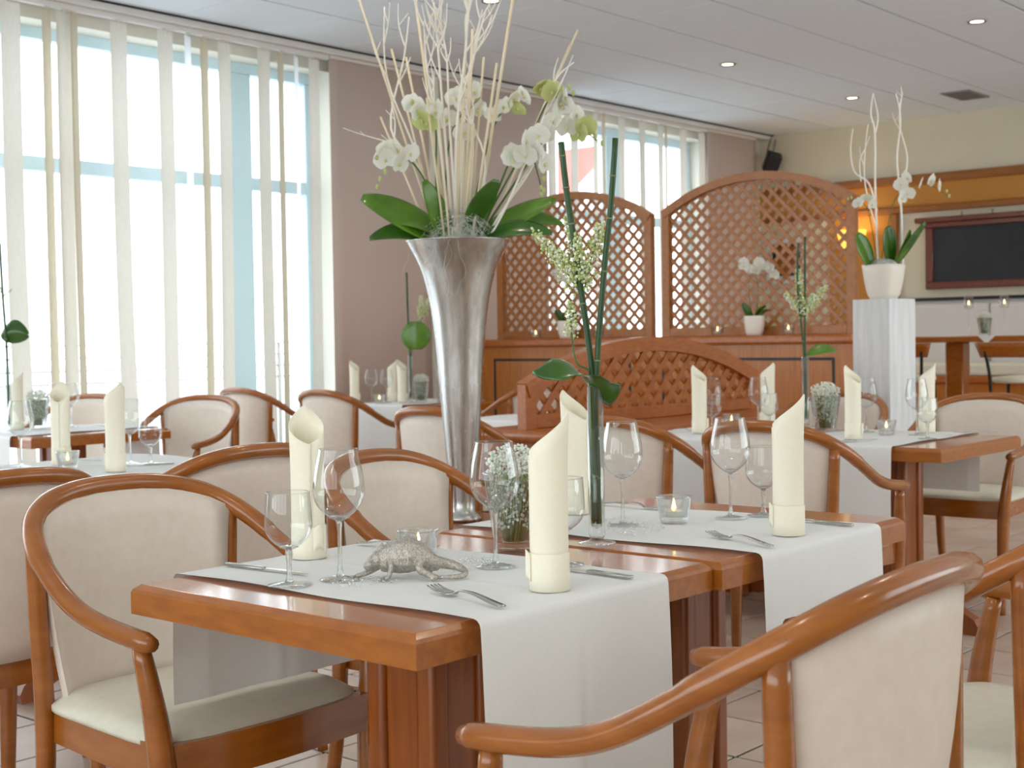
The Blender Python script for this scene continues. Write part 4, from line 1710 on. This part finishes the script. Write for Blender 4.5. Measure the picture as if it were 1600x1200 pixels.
def orchid_spray(parent, pts, flowers, r=.0028, s=1.0, buds=(), seed=0):
    """pts: stem path; flowers: list of (fraction along the stem, offset, green?)"""
    rnd = random.Random(seed)
    P = smooth_path(pts, 6)
    st = MB().tube(P, [r * (1 - .55 * i / len(P)) for i in range(len(P))], 7).obj('orchid_spray', ORCHID_STEM, parent)
    for f, off, green in flowers:
        i = min(int(f * (len(P) - 1)), len(P) - 1)
        c = P[i] + Vector(off)
        n = -AWAY * rnd.uniform(.2, 1) + RIGHT * rnd.uniform(-1, 1) + UP * rnd.uniform(-.5, .35)
        o = put('blossom', BL[green], st, c, face(n, rnd.uniform(-.4, .4)))
        o.scale = (s, s, s)
        o = put('lip', LIPM, st, c, face(n, 0))
        o.scale = (s, s, s)
    for f, off in buds:
        i = min(int(f * (len(P) - 1)), len(P) - 1)
        o = put('bud', BUD, st, P[i] + Vector(off))
        o.scale = (s * .8,) * 3
    return st


def twig(parent, pts, r, seed, branches=3, mat=TWIG, name='twig', blen=.16):
    rnd = random.Random(seed)
    P = smooth_path(pts, 5)
    m = MB()
    m.tube(P, [r * (1 - .6 * i / len(P)) for i in range(len(P))], 6)
    for b in range(branches):
        i = int(len(P) * rnd.uniform(.45, .92))
        i = min(i, len(P) - 2)
        d = (P[i + 1] - P[i]).normalized()
        side = (RIGHT * rnd.uniform(-1, 1) + AWAY * rnd.uniform(-.7, .7)).normalized()
        L = blen * rnd.uniform(.5, 1.1)
        q = [P[i], P[i] + d * L * .5 + side * L * .22, P[i] + d * L + side * L * .30]
        m.tube(smooth_path(q, 4), lerp_path([r * .6, r * .45, r * .25], 4), 5)
        if rnd.random() < .8:
            e = q[1] + d * L * .3 - side * L * .18
            m.tube([q[1], e], [r * .4, r * .2], 5)
    return m.obj(name, mat, parent)


# ------------------------------------------------------------------ the tall silver vase
VX, VY, VZ = 3.82, 3.53, .488
K = 5.2 / 2151.74
prof_px = [(815, 0), (815, 29), (808, 30), (803, 24), (798, 20), (780, 20), (750, 22.5), (700, 26.5), (620, 32.5), (550, 37), (480, 45), (430, 56), (405, 66), (388, 75), (378, 80)]
pr = [(r * K, (815 - y) * K) for y, r in prof_px]
inner = [(max(r - .004, 0), z + (.004 if i == 0 else 0)) for i, (r, z) in enumerate(pr)][::-1]
inner = [q for q in inner if q[1] > .35] + [(0, .35)]
# a low wooden plinth carries it
pl = thing('vase_plinth', 'low dark wooden plinth under the silver vase', 'plinth', (VX + .02, VY + .02, 0))
MB().rbox(-.22, .22, -.22, .22, VZ - .04, VZ, .006, 1).obj('top_board', WOOD_DARK, pl)
MB().box(-.19, .19, -.19, .19, .05, VZ - .04).obj('body', WOOD_DARK, pl)
MB().box(-.17, .17, -.17, .17, 0, .05).obj('base', WOOD_DARK, pl)
sv = thing('silver_vase', 'tall trumpet shaped antique silver floor vase', 'vase', (VX, VY, VZ))
fine = []
for i in range(len(pr) - 1):
    n = 6 if 5 <= i else 1
    for k in range(n):
        t = k / n
        if n > 1:
            p0, p1, p2, p3 = pr[max(i - 1, 0)], pr[i], pr[i + 1], pr[min(i + 2, len(pr) - 1)]
            fine.append(tuple(.5 * ((2 * p1[c]) + (p2[c] - p0[c]) * t + (2 * p0[c] - 5 * p1[c] + 4 * p2[c] - p3[c]) * t * t + (3 * p1[c] - p0[c] - 3 * p2[c] + p3[c]) * t ** 3) for c in (0, 1)))
        else:
            fine.append(pr[i])
fine.append(pr[-1])
MB().lathe(fine + inner, 64).obj('vase_body', VASE_METAL, sv)
MB().lathe([(fine[-1][0] - .003, fine[-1][1] - .003), (fine[-1][0] + .003, fine[-1][1] - .002), (fine[-1][0] + .003, fine[-1][1] + .003), (fine[-1][0] - .003, fine[-1][1] + .003)], 64, close=True).obj('rim', VASE_METAL, sv)

arr = thing('orchid_arrangement', 'tall arrangement of white orchids, bleached sticks and twigs in the silver vase', 'flowers', (VX, VY, VZ))


def vp(px, py, d=0.0):
    """a point of the bouquet, d metres away from the vase axis plane"""
    return view((px - 717 - (378 - py) * -.014) * K, (815 - py) * K, d)


rnd = random.Random(11)
for b, e, r in [((700, 420), (557, -20), .0042), ((690, 410), (596, 182), .0042), ((700, 420), (632, 80), .0048), ((706, 420), (648, -25), .0052),
                ((698, 410), (614, 79), .0042), ((735, 420), (808, -30), .006), ((732, 420), (778, 112), .005), ((724, 420), (740, 50), .0055),
                ((730, 420), (757, 90), .0045), ((718, 420), (716, 175), .007), ((712, 420), (737, -15), .005), ((722, 420), (742, 200), .006),
                ((702, 420), (672, 165), .0042), ((738, 420), (905, 45), .0042), ((740, 420), (893, 70), .0038), ((708, 420), (690, 200), .0045),
                ((728, 420), (722, 120), .005), ((726, 420), (765, 230), .0055)]:
    d = rnd.uniform(-.17, .17)
    MB().tube([vp(b[0], b[1], d * .3), vp(e[0], e[1], d)], r, 7).obj('bleached_stick', STICK, arr)
for i, (pts, r, nb) in enumerate([
    ([(700, 420), (660, 270), (612, 200), (632, 90), (640, 25)], .0046, 2), ([(700, 420), (655, 250), (606, 120), (602, 10)], .004, 1),
    ([(712, 420), (700, 250), (690, 110), (683, 20)], .0048, 7), ([(716, 420), (715, 230), (730, 100), (738, 15)], .0048, 7),
    ([(722, 420), (740, 240), (733, 130), (755, 20)], .0046, 6), ([(708, 420), (690, 230), (672, 120), (668, 50)], .004, 6),
    ([(718, 420), (705, 200), (700, 90), (680, 15)], .004, 6), ([(728, 420), (760, 270), (735, 190), (728, 150)], .004, 4),
    ([(735, 420), (790, 330), (850, 190), (868, 138), (895, 114)], .004, 2), ([(736, 420), (780, 340), (835, 260), (880, 150)], .0042, 1),
    ([(706, 420), (672, 300), (640, 240), (608, 222)], .003, 1), ([(720, 420), (725, 200), (742, 80), (760, 10)], .004, 6)]):
    d = rnd.uniform(-.17, .17)
    twig(arr, [vp(x, y, d * (420 - y) / 400) for x, y in pts], r * 1.3, 40 + i, nb + 1)
for i, (pts, fl, bu) in enumerate([
    ([(706, 400), (697, 300), (703, 220), (720, 180), (738, 158)], [(.72, (-18, 0), 0), (.8, (6, 14), 0), (.86, (-14, 18), 0), (.92, (12, -8), 0), (.97, (8, 16), 0), (.6, (18, -6), 0)], [(.95, (14, 4))]),
    ([(700, 400), (684, 300), (684, 210), (670, 190), (642, 178)], [(.7, (-6, -8), 1), (.78, (-10, 6), 0), (.86, (4, -10), 1), (.93, (0, 8), 0), (.74, (14, 10), 0)], [(.99, (-6, 4)), (.96, (4, 10))]),
    ([(700, 400), (676, 310), (650, 260), (620, 245), (592, 248)], [(.6, (6, 8), 0), (.68, (-4, -10), 0), (.76, (2, 8), 0), (.84, (-4, -6), 0), (.9, (4, 10), 0)], [(1.0, (0, 0)), (.98, (10, -22)), (.97, (2, -34)), (.99, (-2, -46))]),
    ([(722, 400), (745, 300), (765, 215), (785, 170), (806, 150)], [(.8, (0, 0), 0), (.86, (10, 10), 0), (.93, (6, -14), 1), (.97, (14, 4), 0), (.72, (-14, -4), 0)], [(1.0, (10, 6))]),
    ([(728, 400), (780, 310), (830, 220), (856, 170), (880, 158)], [(.8, (0, 8), 1), (.86, (14, -4), 0), (.92, (6, -22), 0), (.97, (-6, -16), 0), (.75, (-12, 20), 1)], [(1.0, (8, 6)), (.98, (16, -2))]),
    ([(730, 400), (790, 310), (850, 225), (890, 196), (935, 225)], [(.70, (-12, 6), 0), (.78, (-4, -6), 0), (.85, (0, -10), 1), (.9, (0, 8), 1), (.8, (2, 14), 0), (.66, (-14, -8), 0)], [(.95, (6, 0)), (1.0, (6, -4)), (.98, (0, 4))]),
    ([(732, 400), (775, 310), (800, 255), (825, 240), (842, 285), (846, 310)], [(.5, (-8, -4), 0), (.56, (4, 8), 0), (.62, (-4, -12), 0), (.68, (8, 4), 0), (.6, (16, 18), 0), (.72, (16, -4), 0), (.52, (-14, -18), 0)], [(.9, (0, 0)), (.95, (4, 0)), (1.0, (0, 0)), (.86, (6, 4))]),
]):
    d0 = (-.06, .10, .04, -.12, .12, -.04, .14)[i]
    conv = lambda o: RIGHT * o[0] * K + UP * o[1] * K - AWAY * .02
    orchid_spray(arr, [vp(x, y, -d0 * (400 - y) / 260) for x, y in pts], [(f, conv(o), g) for f, o, g in fl], .0048, 1.12, [(f, conv(o)) for f, o in bu], 60 + i)


def vase_leaf(base, mid, tip, wpx, tilt, mat=LEAF, dd=0.0):
    b, m_, t_ = vp(*base, 0.0), vp(*mid, -.05 + dd), vp(*tip, -.08 + dd)
    ax = (t_ - b).normalized()
    side = (AWAY * math.cos(tilt) + UP * math.sin(tilt))
    if abs(ax.z) > .6:
        side = RIGHT * .85 + AWAY * .5
    side = (side - ax * side.dot(ax)).normalized()
    W = wpx * K

    def fn(u, v):
        s = 2 * u - 1
        p = b * (1 - v) ** 2 + m_ * 2 * v * (1 - v) + t_ * v * v
        w = W * (math.sin(PI * (v * .90 + .07)) ** .62)
        return p + side * (s * w) + UP * (abs(s) ** 1.4 * w * .25) * (1 if abs(ax.z) < .7 else 0)
    o = MB().grid(fn, 9, 15).obj('leaf', mat, arr)
    solidify(o, .0015)


vase_leaf((705, 385), (640, 345), (570, 312), 27, 1.05)
vase_leaf((700, 385), (640, 352), (582, 375), 18, .9, LEAF_DARK)
vase_leaf((706, 380), (665, 345), (622, 350), 18, .7, LEAF, .02)
vase_leaf((705, 385), (690, 335), (667, 288), 17, 1.2, LEAF, -.03)
vase_leaf((732, 385), (745, 330), (777, 288), 22, 1.0, LEAF_DARK, -.02)
vase_leaf((735, 385), (800, 345), (868, 318), 22, .9, LEAF, .04)
vase_leaf((735, 388), (795, 352), (862, 372), 19, .8, LEAF_DARK, -.02)
vase_leaf((735, 385), (815, 330), (880, 355), 20, .8, LEAF, .08)
# sisal fibres spilling over the rim
fb = MB()
RIM = (815 - 378) * K
for k in range(300):
    # curls wound through a low dome over the rim
    p = []
    a, el, r = rnd.random() * 6.28, rnd.uniform(.05, 1.5), rnd.uniform(.07, .15)
    for q in range(7):
        a += rnd.uniform(-.45, .45)
        el = min(1.5, max(.0, el + rnd.uniform(-.3, .3)))
        p.append(Vector((r * math.cos(el) * math.cos(a), r * math.cos(el) * math.sin(a), RIM - .012 + .105 * math.sin(el) * r / .11 + rnd.uniform(-.006, .006))))
    fb.tube(smooth_path(p, 3), .0006, 3, caps=False)
for k in range(9):
    a = rnd.uniform(-2.6, 1.2) + math.atan2(-AWAY.y, -AWAY.x) + .7
    r = .193
    p = [Vector((r * math.cos(a), r * math.sin(a), (815 - 376) * K))]
    for s in range(6):
        p.append(p[-1] + Vector((rnd.uniform(-.2, .5) * math.cos(a), rnd.uniform(-.2, .5) * math.sin(a), -1)) * .035 + Vector((rnd.uniform(-1, 1), rnd.uniform(-1, 1), 0)) * .016)
    fb.tube(smooth_path(p, 3), .0004, 3, caps=False)
o = fb.obj('sisal_fibre', SISAL, arr)
o['kind'] = 'stuff'
MB().lathe([(0, .97), (.13, .985), (.172, 1.03), (.14, 1.052), (.07, 1.075), (0, 1.082)], 24).obj('moss_bed', MOSS, arr)

# ------------------------------------------------------------------ potted orchids
def square_pot(h, w1, w0, name='pot'):
    """rounded-square planter, widening upwards, with an open rim"""
    m = MB()
    n = 32

    def ring(w, z):
        out = []
        for k in range(n):
            t = 2 * PI * k / n
            c, q = math.cos(t), math.sin(t)
            r = w / 2 / ((abs(c) ** 3.2 + abs(q) ** 3.2) ** (1 / 3.2))
            out.append((r * c, r * q, z))
        return out
    rows = [ring(w0 * .9, 0)]
    for k in range(9):
        t = k / 8
        rows.append(ring(w0 + (w1 - w0) * t ** .55, .004 + (h - .004) * t))
    rows += [ring(w1 * .93, h), ring(w1 * .9, h * .86)]
    vs = [p for r in rows for p in r]
    fs = [tuple(range(n - 1, -1, -1))]
    for a in range(len(rows) - 1):
        for k in range(n):
            fs.append((a * n + k, a * n + (k + 1) % n, (a + 1) * n + (k + 1) % n, (a + 1) * n + k))
    fs.append(tuple((len(rows) - 1) * n + k for k in range(n)))
    return m.add(vs, fs, True)


# pillar with the large pot
PLX, PLY, PLH = 6.455, 3.075, 1.344
pil = thing('white_pillar', 'whitewashed square wooden pillar carrying a potted orchid', 'pillar', (PLX, PLY, 0), A(-9.5))
s = .109
MB().box(-s + .012, s - .012, -s + .012, s - .012, 0, PLH - .004).obj('core', PILLAR, pil)
for k in range(4):
    b = MB().rbox(-s, s - .0125, -s, -s + .012, 0, PLH, .002, 1).obj('board', PILLAR, pil, (0, 0, 0), k * PI / 2)
KP = 6.9 / 2151.74
pot = thing('orchid_pot', 'large white square pot on top of the white pillar', 'pot', (PLX, PLY, PLH), A(-9.5), 'white square pots')
square_pot(.172, .19, .12).obj('pot_body', CERAMIC, pot)
po = thing('potted_orchid', 'white orchid with white curly twigs on the pillar', 'orchid', (PLX, PLY, PLH + .14))


def pp(px, py, d=0):
    return view((px - 1384) * KP, (425 - py) * KP, d)


MB().lathe([(0, .0), (.075, .0), (.078, .025), (.05, .055), (0, .068)], 16).obj('moss_bed', MOSS, po)
twig(po, [pp(1376, 425), pp(1372, 300), pp(1372, 212), pp(1366, 180), pp(1370, 148)], .006, 1, 0)
twig(po, [pp(1372, 212), pp(1377, 185), pp(1370, 150)], .0045, 2, 0)
twig(po, [pp(1374, 330), pp(1362, 288), pp(1340, 270), pp(1334, 235), pp(1338, 203)], .0048, 3, 0)
twig(po, [pp(1374, 360), pp(1360, 310), pp(1355, 270), pp(1358, 222), pp(1362, 196)], .0042, 4, 1)
twig(po, [pp(1350, 285), pp(1348, 255), pp(1356, 235), pp(1364, 215)], .003, 5, 0)
twig(po, [pp(1417, 425, .03), pp(1415, 330, .03), pp(1408, 250, .02), pp(1414, 190, .02), pp(1407, 148, .02)], .0058, 6, 1)
twig(po, [pp(1415, 300, .03), pp(1424, 250, .02), pp(1412, 195, .02), pp(1417, 148, .02)], .0048, 7, 1)
cv = lambda o: RIGHT * o[0] * KP + UP * o[1] * KP - AWAY * .02
orchid_spray(po, [pp(1378, 420), pp(1390, 360), pp(1402, 315), pp(1425, 295), pp(1455, 292), pp(1485, 310)],
             [(f, cv(q), g) for f, q, g in [(.5, (-2, 12), 0), (.56, (4, -6), 0), (.45, (6, -2), 0), (.72, (0, 2), 0), (.79, (6, 6), 0), (.88, (2, 4), 0), (.5, (8, 22), 0)]], .0026, .95,
             [(f, cv(q)) for f, q in [(.95, (4, 2)), (1, (0, 0))]], 77)
orchid_spray(po, [pp(1374, 420), pp(1368, 370), pp(1360, 330), pp(1348, 315), pp(1328, 312)], [(f, cv(q), g) for f, q, g in [(.78, (-4, -4), 0), (.7, (4, 8), 0), (.74, (14, -4), 0)]], .0026, .8,
             [(f, cv(q)) for f, q in [(1, (0, 0)), (.93, (0, 2))]], 78)


def pot_leaf(parent, f, base, mid, tip, wm, mat):
    b, m_, t_ = f(*base), f(*mid, -.03), f(*tip, -.04)
    ax = (t_ - b).normalized()
    side = (AWAY * .45 + RIGHT * .75 + UP * .2)
    side = (side - ax * side.dot(ax)).normalized()

    def fn(u, v):
        s_ = 2 * u - 1
        p = b * (1 - v) ** 2 + m_ * 2 * v * (1 - v) + t_ * v * v
        w = wm * (math.sin(PI * (v * .88 + .08)) ** .6)
        return p + side * (s_ * w) - AWAY * (abs(s_) ** 1.4 * w * .3)
    o = MB().grid(fn, 7, 11).obj('leaf', mat, parent)
    solidify(o, .0014)


pot_leaf(po, pp, (1366, 420), (1350, 385), (1340, 366), .048, LEAF)
pot_leaf(po, pp, (1395, 415), (1390, 375), (1388, 356), .05, LEAF_DARK)
pot_leaf(po, pp, (1402, 415), (1420, 385), (1446, 350), .034, LEAF_DARK)
pot_leaf(po, pp, (1400, 415), (1415, 395), (1422, 362), .03, LEAF)


def small_orchid(y, where, seed, side):
    p = thing('orchid_pot', 'small white square pot ' + where, 'pot', (7.88, y, TOPZ), A(20), 'white square pots')
    square_pot(.128, .135, .10).obj('pot_body', CERAMIC, p)
    o = thing('potted_orchid', 'small white orchid in pot ' + where, 'orchid', (7.88, y, TOPZ + .11))
    k = 9.0 / 2151.74
    f = lambda px_, py_, d=0: view(px_ * k, py_ * k, d)
    c2 = lambda q: RIGHT * q[0] * k + UP * q[1] * k - AWAY * .03
    orchid_spray(o, [f(-4, 0), f(-8, 40), f(-4, 72), f(10, 84), f(34, 70)], [(q_, c2(w_), 0) for q_, w_ in [(.62, (-8, 0)), (.72, (0, 4)), (.82, (2, -2)), (.9, (2, 0)), (.55, (-14, 6)), (.97, (0, -4))]], .003, .95, [], seed)
    orchid_spray(o, [f(4, 0), f(6, 40), f(4, 66), f(-4, 80), f(-24, 86)], [(q_, c2(w_), 0) for q_, w_ in [(.65, (4, 0)), (.78, (0, -4)), (.9, (-2, 4))]], .003, .9, [(1, c2((0, 0)))], seed + 1)
    pot_leaf(o, f, (-2, -4), (-14, 14), (-20, 24), .03, LEAF_DARK)
    pot_leaf(o, f, (2, -4), (14, 18), (26, 12), .035, LEAF_DARK)
    pot_leaf(o, f, (0, -4), (4, 14), (16, 20), .03, LEAF)


small_orchid(4.66, 'before the larger trellis on the right sideboard', 90, 1)
small_orchid(6.22, 'before the window side trellis, behind the horsetail', 95, 1)

# ------------------------------------------------------------------ bar corner at the back right
bt = thing('high_table', 'long high wooden bar table at the back right', 'bar table', (10.2, 3.9, 0))
MB().rbox(-.3, .3, -1.2, .98, 1.10, 1.145, .008, 1).obj('table_top', WOOD_EDGE, bt)
for y in (.36, -.8):
    MB().rbox(-.07, .07, y - .07, y + .07, .04, 1.10, .01, 1).obj('post', WOOD_EDGE, bt)
    MB().rbox(-.24, .24, y - .16, y + .16, 0, .04, .01, 1).obj('base', WOOD_DARK, bt)
nd = MB().add([(-.304, -.05, 1.1465), (-.304, .08, 1.1465), (-.306, .015, 1.085), (.0, -.14, 1.1475), (.0, .17, 1.1475)], [(0, 1, 4, 3), (0, 2, 1)]).obj('square_mat', CLOTH, None, (10.2, 3.9, 0))
tag(nd, 'white square cloth on the high table, one corner hanging', 'cloth')
solidify(nd, .001)


def stool(x, y, label, face_):
    t = thing('bar_stool', label, 'stool', (x, y, 0), A(face_), 'bar stools with white seats')
    MB().lathe([(0, .82), (.17, .82), (.19, .835), (.185, .86), (0, .875)], 20).obj('seat', SEAT_LEATHER, t)
    for sx in (-1, 1):
        MB().tube(smooth_path([(sx * .17, -.17, 0), (sx * .155, -.15, .5), (sx * .155, -.15, .84), (sx * .175, -.19, 1.04)], 4), .012, 8).obj('leg', BLACK_METAL, t)
        MB().tube([(sx * .17, .17, 0), (sx * .13, .12, .83)], .012, 8).obj('leg', BLACK_METAL, t)
    MB().tube([(-.16, .145, .3), (.16, .145, .3)], .009, 6).obj('foot_rest', BLACK_METAL, t)
    m = MB()
    def fn(u, v):
        s_ = 2 * u - 1
        w = .21 + .035 * v
        return (s_ * w, -.17 - .02 * v - .02 * (1 - s_ * s_), 1.0 + .10 * v)
    o = m.grid(fn, 13, 4).obj('back_rail', WOOD_EDGE, t)
    solidify(o, .018)


stool(9.50, 3.52, 'bar stool at the right picture edge by the high table', -90)
stool(9.62, 4.38, 'bar stool half hidden by the white pillar', -90)
bq = thing('banquette', 'white cushioned banquette with wooden base along the back wall', 'bench', (12.4, 4.0, 0))
MB().rbox(-.3, .1, -2, 2.0, .12, .72, .006, 1).obj('base', WOOD_CAB, bq)
MB().rbox(-.34, .12, -2, 2.0, .72, .78, .008, 1).obj('base_rail', WOOD_BENCH, bq)
for k in range(4):
    MB().rbox(-.33, .3, -2 + k * 1.0 + .005, -1 + k * 1.0 - .005, .78, .90, .03, 3).obj('seat_cushion', SEAT_LEATHER, bq)
    MB().rbox(.30, .5, -2 + k * 1.0 + .005, -1 + k * 1.0 - .005, .80, 1.45, .03, 3).obj('back_cushion', WALL_GREY, bq)
for k, (y, l) in enumerate(((4.13, 'left'), (3.86, 'right'))):
    t = thing('stem_candle_glass', 'tall stemmed tealight glass, %s of the two on the high table' % l, 'candle holder', (10.1, y, 1.147), 0, 'stemmed candle glasses')
    MB().lathe([(0, 0), (.04, 0), (.04, .003), (.006, .008), (.004, .02), (.004, .19), (.012, .2), (0, .2)], 18).obj('stem', GLASS, t)
    MB().lathe([(0, .2), (.03, .205), (.034, .22), (.034, .30), (.032, .30), (.032, .222), (0, .212)], 20).obj('cup', GLASS, t)
    c = thing('tealight_candle', 'burning tealight in the %s stemmed glass' % l, 'candle', (10.1, y, 1.147 + .2125), 0, 'burning tealights')
    c.scale = (1.3, 1.3, 1.3)
    put('wax', me_wax, c)
    put('wick', me_wick, c)
    put('flame', me_flame, c)
flowercup(10.1, 4.01, 'on the high table between the candles', z=1.148, s=1.3)
